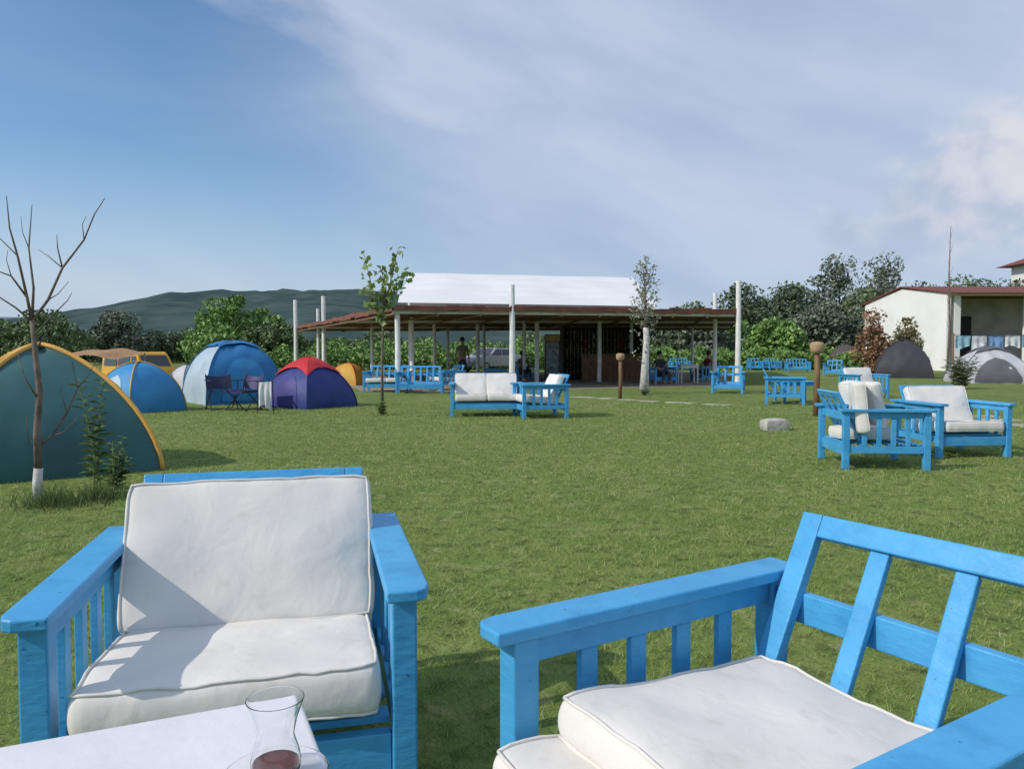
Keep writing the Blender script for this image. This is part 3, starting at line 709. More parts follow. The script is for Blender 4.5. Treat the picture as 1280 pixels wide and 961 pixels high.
stool(742, 32.3, 'wooden bar stool at the kiosk counter, left one'); stool(765, 32.3, 'wooden bar stool at the kiosk counter, middle one'); stool(786, 32.3, 'wooden bar stool at the kiosk counter, right one')

# ------------------------------------------------------------------ people
def skinmesh(name, chains, m, parent, root=0):
    V = []; E = []; Rd = []; idx = {}
    for ch in chains:
        prev = None
        for (x, y, z, r) in ch:
            k = (round(x, 3), round(y, 3), round(z, 3))
            if k not in idx: idx[k] = len(V); V.append((x, y, z)); Rd.append(r)
            if prev is not None and prev != idx[k]: E.append((prev, idx[k]))
            prev = idx[k]
    me = bpy.data.meshes.new(name); me.from_pydata(V, E, [])
    o = bpy.data.objects.new(name, me); me.materials.append(m); link(o, parent)
    mod = o.modifiers.new('skin', 'SKIN'); mod.use_smooth_shade = True
    if me.skin_vertices:
        for i, r in enumerate(Rd): me.skin_vertices[0].data[i].radius = (r, r)
        me.skin_vertices[0].data[0].use_root = True
    s = o.modifiers.new('sub', 'SUBSURF'); s.levels = 1; s.render_levels = 1
    return o
SKINM = mat('skin', (.45,.25,.17), rough=.55); SHIRT = mat('khaki_shirt', (.26,.24,.15), rough=.9); TROUS = mat('dark_trousers', (.07,.07,.08), rough=.9); HAIR = mat('dark_hair', (.02,.015,.012), rough=.7)
def hand(cx, cy, cz, fy, fz, sx):
    out = []
    for f in range(4):
        o_ = -.018+.012*f
        out.append([(cx,cy,cz,.028),(cx+o_,cy+fy*.05,cz+fz*.05,.010),(cx+o_,cy+fy*(.085-.006*abs(f-1)),cz+fz*.085-.008,.009)])
    out.append([(cx,cy,cz,.028),(cx-sx*.035,cy+fy*.02,cz+fz*.03,.010),(cx-sx*.042,cy+fy*.045,cz+fz*.05,.009)])
    return out
pe = thing('person', 'person in khaki shirt and dark trousers standing under the pavilion behind the sofas', 'person', ((578-640)/960*31.5, 31.5, 0), R(20))
pel = (0,0,.95,.13)
body = [[pel,(0,.01,1.15,.12),(0,.01,1.35,.14),(0,.01,1.47,.085),(0,0,1.54,.055),(0,-.01,1.62,.085),(0,-.01,1.72,.085),(0,0,1.77,.05)]]
for sx in (-1, 1):
    body.append([pel,(sx*.10,0,.88,.085),(sx*.11,-.01,.50,.055),(sx*.11,.02,.10,.04),(sx*.12,-.05,.04,.04),(sx*.13,-.16,.03,.028)])
    body.append([(0,.01,1.35,.14),(sx*.17,.01,1.41,.06),(sx*.27,.03,1.13,.042),(sx*.25,-.10,.92,.03),(sx*.25,-.13,.85,.028)])
    body += hand(sx*.25, -.13, .85, -.5, -.85, sx)
skinmesh('body', body, SKINM, pe)
skinmesh('shirt', [[(0,0,.92,.145),(0,.01,1.15,.135),(0,.01,1.35,.155),(0,.01,1.46,.10)],[(0,.01,1.35,.155),(-.17,.01,1.41,.072),(-.235,.024,1.24,.062)],[(0,.01,1.35,.155),(.17,.01,1.41,.072),(.235,.024,1.24,.062)]], SHIRT, pe)
skinmesh('trousers', [[(0,0,.97,.14),(0,0,.93,.135),(-.10,0,.86,.10),(-.11,-.01,.50,.075),(-.11,.02,.09,.062)],[(0,0,.93,.135),(.10,0,.86,.10),(.11,-.01,.50,.075),(.11,.02,.09,.062)]], TROUS, pe)
MB().lathe([(.0,1.82),(.05,1.81),(.088,1.77),(.100,1.70),(.098,1.66),(.085,1.64)], 14, (0,.012,0)).build('hair', HAIR, pe, smooth=True)
def sitter(ch, label, top):
    t = thing('person', label, 'person', ch.location, ch.rotation_euler.z)
    pl = (0,.08,.40,.12)
    bd = [[pl,(0,.12,.60,.115),(0,.16,.80,.13),(0,.17,.92,.08),(0,.17,.99,.05),(0,.155,1.07,.085),(0,.155,1.17,.085),(0,.165,1.22,.05)]]
    for sx in (-1, 1):
        bd.append([pl,(sx*.10,0,.39,.085),(sx*.12,-.42,.44,.055),(sx*.12,-.50,.10,.04),(sx*.12,-.55,.04,.04),(sx*.13,-.66,.03,.028)])
        bd.append([(0,.16,.80,.13),(sx*.17,.16,.86,.06),(sx*.27,.05,.64,.042),(sx*.18,-.18,.52,.03),(sx*.16,-.23,.51,.028)])
        bd += hand(sx*.16, -.23, .51, -1, -.1, sx)
    skinmesh('body', bd, SKINM, t)
    skinmesh('shirt', [[(0,.08,.38,.135),(0,.12,.60,.13),(0,.16,.80,.145),(0,.17,.91,.095)],[(0,.16,.80,.145),(-.17,.16,.86,.072),(-.235,.09,.72,.06)],[(0,.16,.80,.145),(.17,.16,.86,.072),(.235,.09,.72,.06)]], top, t)
    skinmesh('trousers', [[(0,.08,.39,.132),(-.10,0,.39,.10),(-.12,-.42,.44,.072),(-.12,-.50,.10,.06)],[(0,.08,.39,.132),(.10,0,.39,.10),(.12,-.42,.44,.072),(.12,-.50,.10,.06)]], TROUS, t)
    MB().lathe([(.0,1.27),(.05,1.26),(.088,1.22),(.100,1.15),(.098,1.11),(.085,1.09)], 14, (0,.178,0)).build('hair', HAIR, t, smooth=True)
sitter(cp1, 'person in a dark top sitting in the armchair right of the whitewashed tree', mat('dark_top', (.04,.045,.06), rough=.9))
sitter(cp2, 'person in a maroon top sitting right of the white pavilion table', mat('maroon_top', (.18,.04,.04), rough=.9))
sitter(cp3, 'person in a grey top sitting under the pavilion left of the fridge', mat('grey_top', (.16,.17,.19), rough=.9))

# ------------------------------------------------------------------ vehicles
def wheel(parent, x, y, r, m=BLACK):
    M = Matrix.Translation((x, y, r)) @ Matrix.Rotation(R(90), 4, 'Y')
    t = MB().lathe([(r*.62,-.09),(r*.9,-.10),(r,-.06),(r,.06),(r*.9,.10),(r*.62,.09)], 22).build('wheel', m, parent, smooth=True); t.matrix_local = M
    rr_ = MB().lathe([(0,-.07),(r*.3,-.08),(r*.64,-.06),(r*.64,.06),(r*.3,.08),(0,.07)], 18).build('rim', STEEL, t)
def vehicle(name, label, cat, loc, rz, prof, W, win, paint, wheels, r, taper=.12, zw=1.0):
    t = thing(name, label, cat, loc, rz); mb = MB(); n = len(prof)
    def hw(z): return W/2-(taper*max(0, z-zw)/1.0 if z > zw else 0)
    mb.v = [(-hw(z), y_, z) for y_, z in prof]+[(hw(z), y_, z) for y_, z in prof]
    mb.f = [tuple(range(n)), tuple(reversed(range(n, 2*n)))]+[(i, n+i, n+(i+1) % n, (i+1) % n) for i in range(n)]
    mb.build('body', paint, t, bevel=.05, seg=3)
    for nm, poly in win:
        w_ = MB(); w_.add(poly, [tuple(range(len(poly)))]); o = w_.build(nm, DGLASS, t); sm = o.modifiers.new('s', 'SOLIDIFY'); sm.thickness = .012; sm.offset = 0
    for yy in wheels:
        for sx in (-1, 1): wheel(t, sx*(W/2-.09), yy, r)
    return t
VANY = mat('yellow_van_paint', (.80,.42,.03), (.68,.35,.02), scale=1, rough=.35)
prof = [(-2.15,.35),(2.1,.35),(2.15,.8),(2.1,1.75),(1.95,1.95),(-1.35,1.95),(-1.55,1.85),(-2.02,1.15),(-2.15,.95)]
def sw(W, pts, zw, taper):
    out = []
    for sx in (-1, 1): out.append([(sx*(W/2-(taper*(z-zw) if z > zw else 0)+.008), y_, z) for y_, z in pts])
    return out
win = []
for pts in ([(-1.75,1.2),(-1.05,1.2),(-1.05,1.72),(-1.50,1.72)], [(-.9,1.2),(.3,1.2),(.3,1.72),(-.9,1.72)], [(.45,1.2),(1.85,1.2),(1.8,1.72),(.45,1.72)]):
    for q in sw(1.75, pts, 1.0, .12): win.append(('side_window', q))
win.append(('windshield', [(-.72,-2.0,1.18),(.72,-2.0,1.18),(.66,-1.62,1.76),(-.66,-1.62,1.76)]))
van = vehicle('small_van', 'small yellow orange van beside the tan awning behind the small blue tent', 'van', ((172-640)/960*26.0, 26.0, 0), R(52), prof, 1.75, win, VANY, (-1.35,1.35), .33)
LAMPG = mat('lamp_glass', (.7,.7,.7), rough=.1)
for sx in (-1, 1):
    MB().lathe([(0,-.02),(.09,-.02),(.1,.0),(0,.02)], 16).build('headlight', LAMPG, van, smooth=True).matrix_local = Matrix.Translation((sx*.62,-2.16,.78)) @ Matrix.Rotation(R(90), 4, 'X')
MB().box(-.85,.85,-2.28,-2.17,.38,.52).build('bumper', LTGREY, van, bevel=.02)
van.scale = (.66,.66,.62)
AW = mat('tan_awning', (.42,.25,.12), (.33,.18,.08), scale=2, rough=.8)
aw = MB(); ax0, ax1 = A(96,442,24).x, A(182,442,24).x
for i in range(13):
    for j in range(7):
        u, v = i/12, j/6; aw.v.append((ax0+(ax1-ax0)*u, 22.2+1.9*v, 1.0+.20*v+.03*math.sin(u*12)+.10*math.sin(math.pi*u)))
for i in range(12):
    for j in range(6): q = i*7+j; aw.f.append((q, q+7, q+8, q+1))
awt = thing('awning', 'tan cloth awning on thin poles left of the small yellow van', 'awning', (0,0,0))
aw.build('cloth', AW, awt, smooth=True)
for x in (ax0+.03, ax1-.03):
    for yy, zz in ((22.25,1.0),(24.0,1.19)): MB().tube([(x, yy, 0), (x, yy, zz)], .02, 6).build('pole', STEEL, awt)
SILVER = mat('silver_paint', (.50,.52,.55), rough=.3, metal=.3)
cprof = [(-2.05,.32),(2.05,.32),(2.1,.6),(2.05,.95),(1.6,1.0),(1.15,1.42),(-.35,1.45),(-1.0,1.0),(-1.9,.88),(-2.1,.62)]
cw = []
for pts in ([(-.85,1.0),(.1,1.0),(.1,1.36),(-.35,1.36)], [(.18,1.0),(1.3,1.0),(1.0,1.36),(.18,1.36)]):
    for q in sw(1.7, pts, .95, .25): cw.append(('side_window', q))
cw.append(('windshield', [(-.70,-.99,1.03),(.70,-.99,1.03),(.62,-.42,1.42),(-.62,-.42,1.42)]))
car = vehicle('parked_car', 'silver parked car seen between the posts behind the pavilion', 'car', (A(612,460,45).x, 47.5, 0), R(-40), cprof, 1.7, cw, SILVER, (-1.3,1.25), .31, taper=.25, zw=.95)
for sx in (-1, 1): MB().box(sx*.62-.14, sx*.62+.14, -2.09, -2.02, .62, .76).build('headlight', LTGREY, car, bevel=.02)

# ------------------------------------------------------------------ lamp posts, stone
def lamp(px, py, top, s, label):
    p = G(px, py); t = thing('lantern_post', label, 'lamp', (p.x, p.y, 0), 0)
    z = A(px, top, p.y).z
    MB().tube([(0,0,0),(.01,0,z*.5),(0,0,z-.20*s)], [.060*s,.055*s,.05*s], 10).build('post', MIDWOOD, t, smooth=True)
    MB().lathe([(0,z-.22*s),(.09*s,z-.20*s),(.125*s,z-.15*s),(.13*s,z-.04*s),(.105*s,z),(0,z+.015*s)], 20).build('lamp_shade', WICKER, t, smooth=True)
lamp(1020, 520, 428, 1.0, 'wooden lamp post with round woven shade on the right lawn near the blue table')
lamp(775, 498, 442, .85, 'short slim lamp post with woven shade left of the whitewashed tree')
p = G(971, 538); st = MB()
mb, _ = cushion_mesh(.36, .24, .17, 31, n=6, nz_=3, bulge=.3); st.v = mb.v; st.f = mb.f
o = st.build('stone_block', CLAY, smooth=False, sub=0); o.location = (p.x, p.y+.1, .075); o.rotation_euler = (0,0,R(8)); tag(o, 'pale rough stone block lying alone on the lawn at right', 'stone')

# ------------------------------------------------------------------ buildings
CREAMW = mat('cream_render', (.86,.84,.80), (.78,.76,.71), scale=.6, rough=.9, bump=.2, bscale=8)
TILE = mat('red_tile', (.22,.065,.05), (.15,.05,.04), scale=3, rough=.8, stretch=(1,5,1), bump=.5, bscale=10)
DARKIN = mat('dark_interior', (.03,.03,.03), rough=.9)  # near-black colour stands in for the unlit barn openings
bn = thing('barn', 'long cream barn with low reddish roof and open dark bays at right', 'building', (0,0,0))
X0, X1, Y0, Y1 = 27.5, 52, 48.7, 60; ze, zp = 4.90, 5.72
w1 = MB(); w1.add([(X0,Y0,0),(X0,Y1,0),(X0,Y1,ze),(X0,(Y0+Y1)/2,zp-.1),(X0,Y0,ze)], [(0,1,2,3,4)])
o = w1.build('gable_wall', CREAMW, bn); s = o.modifiers.new('s', 'SOLIDIFY'); s.thickness = .25; s.offset = 1
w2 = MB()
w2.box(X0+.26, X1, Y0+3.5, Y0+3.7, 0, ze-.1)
w2.build('rear_bay_wall', mat('shaded_panel', (.40,.36,.33), (.30,.27,.25), scale=1, rough=.9), bn)  # wall tone darkened to hold the shade beneath the barn roof
for k in range(6):
    x = X0+.5+k*4.6; MB().box(x, x+.4, Y0+.05, Y0+.45, 0, ze-.15).build('pillar', CREAMW, bn)
for k, x in enumerate((X0+1.4, X0+10.3, X0+19)): MB().box(x, x+2.2, Y0+3.42, Y0+3.49, 0, 3.6).build('door', DARKIN, bn)  # dark panels, not real doors, painting the shade within the open bays
MB().box(X0+.27, X1, Y0, Y0+.3, ze-.14, ze+.02).build('lintel_beam', CREAMW, bn)
for (a_, b_, za, zb) in ((Y0-.7, (Y0+Y1)/2, ze-.08, zp), ((Y0+Y1)/2+.002, Y1+.3, zp, ze-.06)):
    r_ = MB(); r_.add([(X0-.15,a_,za),(X1,a_,za),(X1,b_,zb),(X0-.15,b_,zb)], [(0,1,2,3)]); o = r_.build('roof_slope', TILE, bn); s = o.modifiers.new('s', 'SOLIDIFY'); s.thickness = .09; s.offset = 1
hs = thing('white_house', 'tall white house with red hipped roof behind the barn at the right edge', 'building', (64.5, 87, 0))
MB().box(-5,5,-5,5,0,11.3).build('wall', WHITEPOST, hs)
r_ = MB(); r_.add([(-6.2,-6.2,11.3),(6.2,-6.2,11.3),(6.2,6.2,11.3),(-6.2,6.2,11.3),(-1,0,13.6),(1,0,13.6)], [(0,1,5,4),(1,2,5),(2,3,4,5),(3,0,4),(3,2,1,0)]); r_.build('roof', TILE, hs)
MB().box(-5.8,-5.01,-4,4,8.3,8.5).build('balcony', WHITEPOST, hs)
for yy in (-3, 1): MB().box(-5.02,-4.98,yy,yy+1.4,8.8,10.3).build('window', DGLASS, hs)
for xx in (-3.5, 1): MB().box(xx,xx+1.4,-5.02,-4.98,6.8,8.2).build('window', DGLASS, hs)
for (px, yv, wv, hh, lab) in ((226,150,5.5,4.0,'tiny far white house with red roof left of the big bright tree'),(86,170,7,4.2,'tiny far house with red roof at the foot of the hill, far left')):
    f_ = thing('far_house', lab, 'building', ((px-640)/960*yv, yv, 0))
    MB().box(-wv/2,wv/2,-3,3,0,hh-1.2).build('wall', CREAMW, f_)
    r_ = MB(); r_.add([(-wv/2-.3,-3.3,hh-1.2),(wv/2+.3,-3.3,hh-1.2),(wv/2+.3,3.3,hh-1.2),(-wv/2-.3,3.3,hh-1.2),(-wv/2-.3,0,hh),(wv/2+.3,0,hh)], [(0,1,5,4),(1,2,5),(2,3,4,5),(3,0,4),(3,2,1,0)]); r_.build('roof', TILE, f_)
    MB().box(-1.2,-.2,-3.03,-2.99,1,2.2).build('window', DGLASS, f_)
wl = thing('washing_line', 'washing line strung between two poles in front of the barn', 'washing line', (0,0,0))
a = A(1192, 419, 33); b = A(1330, 417, 33)
MB().tube([(a.x,33,0),(a.x,33,a.z+.1)], .04, 6).build('pole', MIDWOOD, wl); MB().tube([(b.x,33,0),(b.x,33,b.z+.1)], .04, 6).build('pole', MIDWOOD, wl)
MB().tube([a, a.lerp(b,.5)+Vector((0,0,-.05)), b], .01, 5).build('rope', BLACK, wl)
cm_ = [cl('aqua_cloth', (.35,.60,.68)), WHITEC, cl('blue_cloth', (.25,.42,.68)), WHITEC, cl('sky_cloth', (.35,.58,.75)), cl('cream_cloth', (.78,.76,.70))]
for i in range(6):
    q0 = a.lerp(b, .02+i*.15); q1 = a.lerp(b, .02+i*.15+.135)
    cloth('hanging_cloth', ('aqua','first white','mid blue','second white','pale blue','cream')[i]+' cloth hanging on the washing line before the barn', 'laundry', q0+Vector((0,.012,-.03)), q1+Vector((0,.012,-.03)), .50+.1*(i % 3), cm_[i], i)

# ------------------------------------------------------------------ trees
def tree(name, label, x, y, h, cw, lm, nl, ls, seed, trunk_r=.18, cb=.25, group=None, tm=BARK, clumps=22, cshape=1.0, spread=.30, minz=None):
    random.seed(seed); r = np.random.default_rng(seed)
    t = thing(name, label, 'tree', (x, y, 0), 0, group)
    zc = h*(cb+(1-cb)/2); rz = h*(1-cb)/2; rx = cw/2
    tr = MB(); tr.tube([(0,0,0),(.05*cw*.2,0,zc*.5),(0,.02,zc),(0,0,h*.86)], [trunk_r, trunk_r*.8, trunk_r*.5, trunk_r*.12], 8)
    cs = []
    for i in range(clumps):
        v = r.normal(size=3); v /= np.linalg.norm(v); q = r.uniform(.35, .98)
        taper = 1-.35*max(0, v[2])*cshape
        c = np.array([v[0]*rx*q*taper, v[1]*rx*q*taper, zc+v[2]*rz*q]); cs.append(c)
        if i < 9:
            z0 = max(h*cb*.7, c[2]-rx*.7); tr.tube([(0,0,z0*.9), tuple(np.array([0,0,z0])*.4+c*.5+np.array([0,0,0])), tuple(c)], [trunk_r*.45, trunk_r*.28, trunk_r*.08], 5)
    tr.build('trunk', tm, t, smooth=True)
    P = []
    k = nl//clumps
    for c in cs:
        v = r.normal(size=(k, 3)); v /= np.linalg.norm(v, axis=1)[:, None]
        rad = min(rx, rz)*r.uniform(spread*.6, spread*1.6)*r.uniform(.35, 1.0, k)**.45
        P.append(c+v*rad[:, None]*np.array([1.15,1.15,.85]))
    P = np.concatenate(P)
    leaves('crown', P, ls, lm, t)
    return t
specs = [(838,70,4.6,4.5,L_DARK,'dark rounded bush behind the right corner of the pavilion'),(862,84,6.4,6,L_MID,'low dark tree just right of the tall corner post'),(880,66,4.4,5,L_OLIVE,'olive green shrub tree behind the tall corner post'),
 (930,84,8.4,7.5,L_DARK,'dark broad tree directly right of the corner post'),(955,95,7.6,7,L_DARK,'dark low tree left of the spiky pair'),(990,88,9.8,6.5,L_DARK,'dark pointed tree left of the tallest tree'),(1012,70,5.4,6,L_OLIVE,'grey green olive-like tree before the tallest trees'),
 (1048,92,12.6,8.0,L_OLIVE,'tallest rounded tree with pointed top, grey green'),(1040,68,6.2,6.5,L_OLIVE,'wide grey green tree below the tallest one'),(1078,86,7.6,7,L_MID,'mid green tree left of the barn gable'),(1104,98,12.8,8.4,L_OLIVE,'airy grey green tree rising above the barn gable'),
 (1150,104,10.6,8.4,L_DARK,'dark tree above the barn ridge, centre'),(1195,100,11.2,8.6,L_MID,'mid green tree above the barn ridge, right of the thin pole'),(1235,104,10.8,8,L_DARK,'dark tree left of the white house'),(1268,90,9.2,6,L_DARK,'dark tree before the white house'),
 (975,62,4.0,5,L_BRIGHT,'fresh green bush in front of the dark trees, left of the olive trees'),(905,72,4.6,5,L_BRIGHT,'fresh green bush right of the corner post')]
for i, (px, y, h, cw, lm, lab) in enumerate(specs):
    tree('background_tree', lab, (px-640)/960*y, y, h, cw, lm, 5600, .25, 100+i, trunk_r=.22, cb=.08, clumps=40, spread=.33)
lsp = [(300,62,5.6,8.2,L_BRIGHT,'large bright green round tree behind the blue and white tent'),(268,70,5.2,5,L_BRIGHT,'smaller bright green tree left of the large bright one'),(346,60,3.6,4.5,L_MID,'low green bush between the large bright tree and the pavilion'),
 (145,78,5.0,6.2,L_OLIVE,'grey green tree left of the yellow van'),(48,70,5.2,8.5,L_MID,'wide green tree behind the bare sapling'),(-10,72,4.2,6,L_DARK,'dark tree at the left edge'),(196,84,3.6,6,L_DARK,'low dark tree behind the yellow van'),(100,90,3.6,6,L_MID,'low green tree between the two larger trees at left'),(232,88,3.2,5,L_MID,'low green bush left of the bright trees'),
 (385,80,3.4,7,L_MID,'low bush seen behind the left posts of the pavilion')]
for i, (px, y, h, cw, lm, lab) in enumerate(lsp):
    tree('background_tree', lab, (px-640)/960*y, y, h, cw, lm, 6600, .21, 200+i, trunk_r=.2, cb=.06, clumps=40, spread=.32)
for i, (px, top, y, lm, lab) in enumerate(((1090,390,38,L_BROWN,'narrow rust brown conifer, left of the pair before the barn'),(1133,388,40,L_RUST,'narrow brownish green conifer, right of the pair before the barn'))):
    h = A(px, top, y).z; tree('conifer', lab, (px-640)/960*y, y, h, 1.35, lm, 3000, .10, 300+i, trunk_r=.06, cb=.02, clumps=34, cshape=2.4, spread=.5)
P = []
for yv, z in ((52,1.5),(58,1.8),(66,2.2),(76,2.8)):
    n = 15000; x = rng.uniform(-22, 28, n)
    lump = .75+.25*np.sin(x*2.1)*np.sin(x*.73+yv)
    P.append(np.stack([x, yv+rng.normal(0,.45,n), rng.uniform(0,1,n)**.8*z*lump], 1))
tag(leaves('vine_rows', np.concatenate(P), .17, L_BRIGHT), 'rows of green vines beyond the pavilion', 'vines', kind='stuff')
n = 42000; x = rng.uniform(-75, 75, n); P = np.stack([x, 92+rng.normal(0,1.5,n), rng.uniform(0,1,n)*(2.4+1.1*np.sin(x*.3)+.6*np.sin(x*1.1))], 1)
tag(leaves('far_hedgerow', P, .34, L_MID), 'far green hedgerow along the end of the field', 'hedge', kind='stuff')

wt = thing('slim_tree', 'slim tree with whitewashed trunk and airy pale leaves in front of the bar', 'tree', (*G(806, 492).xy, 0))
MB().tube([(-.02,0,0),(0,0,.7),(.04,0,1.5),(.02,0,1.9)], [.15,.11,.09,.08], 10).build('painted_trunk', LIME, wt, smooth=True)
tr = MB(); tr.tube([(.02,0,1.895),(.0,0,2.6),(-.05,0,3.5)], [.06,.035,.01], 8)
tips = []
for i in range(16):
    z = 1.7+i*.11; a = i*2.4; L = .46-.012*i; q = (.0+math.cos(a)*L*.9, math.sin(a)*L, z+.55); tips.append(((0,0,z), q)); tr.tube([(0,0,z), ((q[0])*.6, q[1]*.6, z+.25), q], [.014,.008,.004], 5)
tr.build('trunk', BARK, wt, smooth=True)
P = []
for a_, b_ in tips:
    a_, b_ = np.array(a_), np.array(b_); u = rng.uniform(.25, 1.05, 36)[:, None]; P.append(a_+(b_-a_)*u+rng.normal(0, .07, (36,3)))
u = rng.uniform(.9, 3.6, 150); P.append(np.stack([rng.normal(0,.17,150), rng.normal(0,.17,150), u], 1))
leaves('crown', np.concatenate(P), .055, L_PALE, wt)
yt = thing('young_tree', 'young thin tree with large fresh green leaves before the left end of the white canopy', 'tree', (*G(478, 518).xy, 0))
sp = [[(0,0,0),(.0,0,.9),(.03,0,1.9),(.05,0,2.3)],[(.03,0,1.85),(-.18,.05,2.4),(-.36,.1,3.1)],[(.05,0,2.1),(.20,-.05,2.6),(.33,0,3.2)],[(.04,0,1.95),(.02,.1,2.5),(.0,.12,2.8)],[(.05,0,2.1),(.3,.1,2.4),(.45,.15,2.7)],[(.03,0,1.8),(-.15,-.1,2.1),(-.28,-.12,2.45)]]
tr = MB(); P = []
for i, ch in enumerate(sp):
    tr.tube(ch, [.030,.026,.022,.018] if i == 0 else [.015,.010,.004], 7)
    if i:
        for k in range(2):
            a_, b_ = np.array(ch[k]), np.array(ch[k+1]); m_n = 26; P.append(a_+(b_-a_)*rng.uniform(.1, 1.05, m_n)[:, None]+rng.normal(0, .06, (m_n, 3)))
tr.build('trunk', BARK, yt, smooth=True); leaves('crown', np.concatenate(P), .10, L_YOUNG, yt, elong=1.3)
bt = thing('bare_sapling', 'leafless young tree with a whitewashed foot at the left in front of the teal tent', 'tree', (*G(47, 626).xy, 0))
Y = bt.location.y; bx = bt.location.x
def L(px, py, dy=0): q = A(px, py, Y+dy); return (q.x-bx, dy, q.z)
MB().tube([(0,0,-.01), L(47,600), L(48,585)], [.042,.036,.034], 9).build('painted_foot', LIME, bt, smooth=True)
tr = MB(); random.seed(21)
for pts, r0, r1 in (([(48,586,0),(46,540,0),(50,490,0),(44,440,0),(40,400,0)],.030,.018),([(40,402,0),(34,372,-.05),(22,320,-.1),(12,285,-.15),(8,245,-.2)],.014,.003),([(40,402,0),(42,360,.05),(36,310,.1),(40,256,.1)],.013,.003),
    ([(40,402,0),(60,375,.05),(78,335,.1),(105,300,.15),(118,268,.2),(131,248,.2)],.013,.003),([(78,335,.1),(72,310,.1),(71,293,.1)],.007,.002),([(78,335,.1),(60,320,.1),(48,312,.15)],.005,.002),([(34,372,-.05),(14,345,-.1),(0,340,-.1),(-20,320,-.1)],.009,.003),([(40,402,0),(20,385,-.1),(0,372,-.2),(-25,360,-.2)],.009,.003),
    ([(46,560,0),(64,545,.05),(84,515,.1),(97,485,.12),(90,452,.12)],.012,.004),([(97,485,.12),(110,470,.15),(118,455,.15)],.005,.002),([(48,500,0),(30,470,-.1),(22,440,-.1)],.008,.003),([(44,440,0),(58,415,.05),(72,405,.1),(95,392,.1)],.007,.002),([(22,320,-.1),(2,300,-.1),(-10,290,-.1)],.005,.002),([(105,300,.15),(103,280,.1),(108,270,.1)],.004,.002),([(46,545,0),(36,555,-.05),(33,520,-.1)],.006,.002),
    ([(42,420,0),(64,396,-.05),(84,376,-.1),(90,366,-.1)],.007,.002),([(36,310,.1),(28,290,.1),(26,270,.1)],.004,.0015),([(60,375,.05),(72,368,.1),(86,352,.12)],.005,.002),([(64,545,.05),(80,540,.0),(98,520,0)],.005,.002),([(84,515,.1),(76,490,.05),(78,470,.05)],.004,.0015),([(14,345,-.1),(8,325,-.1),(10,312,-.1)],.004,.0015)):
    n = len(pts); tr.tube([L(*p_) for p_ in pts], [r0+(r1-r0)*i/(n-1) for i in range(n)], 7)
tr.build('trunk', BARK, bt, smooth=True)
def weed(name, label, px, py, h, nst, ll, m, seed, sp=.2):
    p = G(px, py); t = thing(name, label, 'plant', (p.x, p.y, 0)); random.seed(seed)
    st_ = MB(); V = []
    for i in range(nst):
        a = random.uniform(0, 6.28); tip = Vector((math.cos(a)*sp*random.random()*1.3, math.sin(a)*sp*random.random()*1.3, h*random.uniform(.6, 1))); b0 = Vector((random.uniform(-.05,.05), random.uniform(-.05,.05), 0))
        mid = b0.lerp(tip, .5)*.95; mid.z = tip.z*.5; st_.tube([b0, mid, tip], [.008,.006,.003], 5)
        nl_ = int(h/ll*7)
        for k in range(nl_):
            u = .1+.9*k/nl_; q = b0.lerp(mid, u*2) if u < .5 else mid.lerp(tip, u*2-1); aa = k*2.4+i; d_ = Vector((math.cos(aa), math.sin(aa), .55)).normalized(); s_d = d_.cross(Vector((0,0,1))).normalized()*ll*.13
            l_ = ll*random.uniform(.7,1.2)*(1-.5*u); V += [q, q+d_*l_*.5+s_d, q+d_*l_-Vector((0,0,l_*.3)), q+d_*l_*.5-s_d]
    st_.build('stem', L_MID, t); fastmesh('foliage', np.array([tuple(v) for v in V]), 4, m, t)
    return t
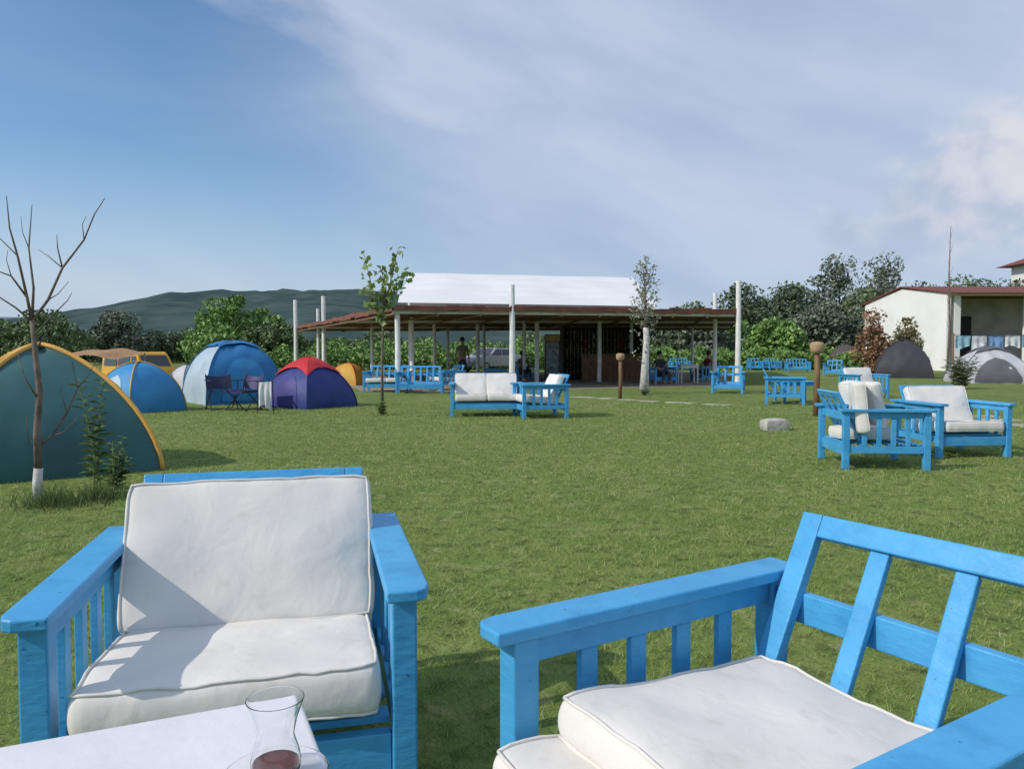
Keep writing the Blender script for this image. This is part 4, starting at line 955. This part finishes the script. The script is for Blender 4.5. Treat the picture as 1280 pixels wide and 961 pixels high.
def tuft(label, px, py, h, n, sp, seed):
    p = G(px, py); r = np.random.default_rng(seed)
    a = r.uniform(0, 6.28, n); rad = sp*np.abs(r.normal(0, .5, n)); bx_, by_ = np.cos(a)*rad, np.sin(a)*rad*.8
    la = r.uniform(0, 6.28, n); hh = h*r.uniform(.25, 1, n)*np.exp(-rad/sp*.5); ln = hh*r.uniform(.1, .8, n); w_ = .005; wa = r.uniform(0, 6.28, n)
    v0 = np.stack([bx_-np.cos(wa)*w_, by_-np.sin(wa)*w_, 0*a], 1); v1 = np.stack([bx_+np.cos(wa)*w_, by_+np.sin(wa)*w_, 0*a], 1)
    v2 = np.stack([bx_+np.cos(la)*ln, by_+np.sin(la)*ln, hh], 1)
    o = fastmesh('grass_tuft', np.stack([v0, v1, v2], 1).reshape(-1, 3), 3, L_WEED); o.location = (p.x, p.y, 0); return tag(o, label, 'grass')
weed('leafy_weed', 'tall narrow leafed weed beside the foot of the bare sapling', 120, 612, 1.0, 3, .19, L_WEED, 5, .12)
weed('leafy_weed', 'shorter upright weed right of the tall weed by the teal tent', 146, 616, .50, 5, .15, L_WEED, 6, .13)
tuft('tuft of longer grass around the foot of the bare sapling', 66, 632, .24, 420, .42, 7)
tuft('tuft of longer grass around the feet of the two weeds by the teal tent', 128, 624, .20, 380, .42, 8)
weed('leafy_weed', 'weed tuft at the foot of the young leafy tree', 478, 519, .30, 8, .14, L_WEED, 8, .12)
weed('leafy_shrub', 'spiky leafy shrub at the foot of the tall thin pole at right', 1200, 486, 1.12, 20, .40, L_PALE, 9, .50)
weed('leafy_weed', 'weed tuft at the foot of the whitewashed tree', 806, 494, .22, 8, .14, L_WEED, 10, .2)
ws = thing('thin_sapling', 'very tall thin bare stem standing before the barn at right', 'tree', (*G(1184, 476).xy, 0))
yv = ws.location.y; zt = A(1184, 283, yv).z
MB().tube([(0,0,0),(.05,0,zt*.35),(-.03,0,zt*.7),(0,0,zt)], [.06,.045,.025,.010], 7).build('trunk', BARK, ws, smooth=True)
tw = MB()
for i in range(14):
    z = zt*(.3+.048*i); a = i*2.3; tw.tube([(0,0,z),(math.cos(a)*.12,math.sin(a)*.12,z+.35)], [.008,.003], 5)
tw.build('twigs', BARK, ws)
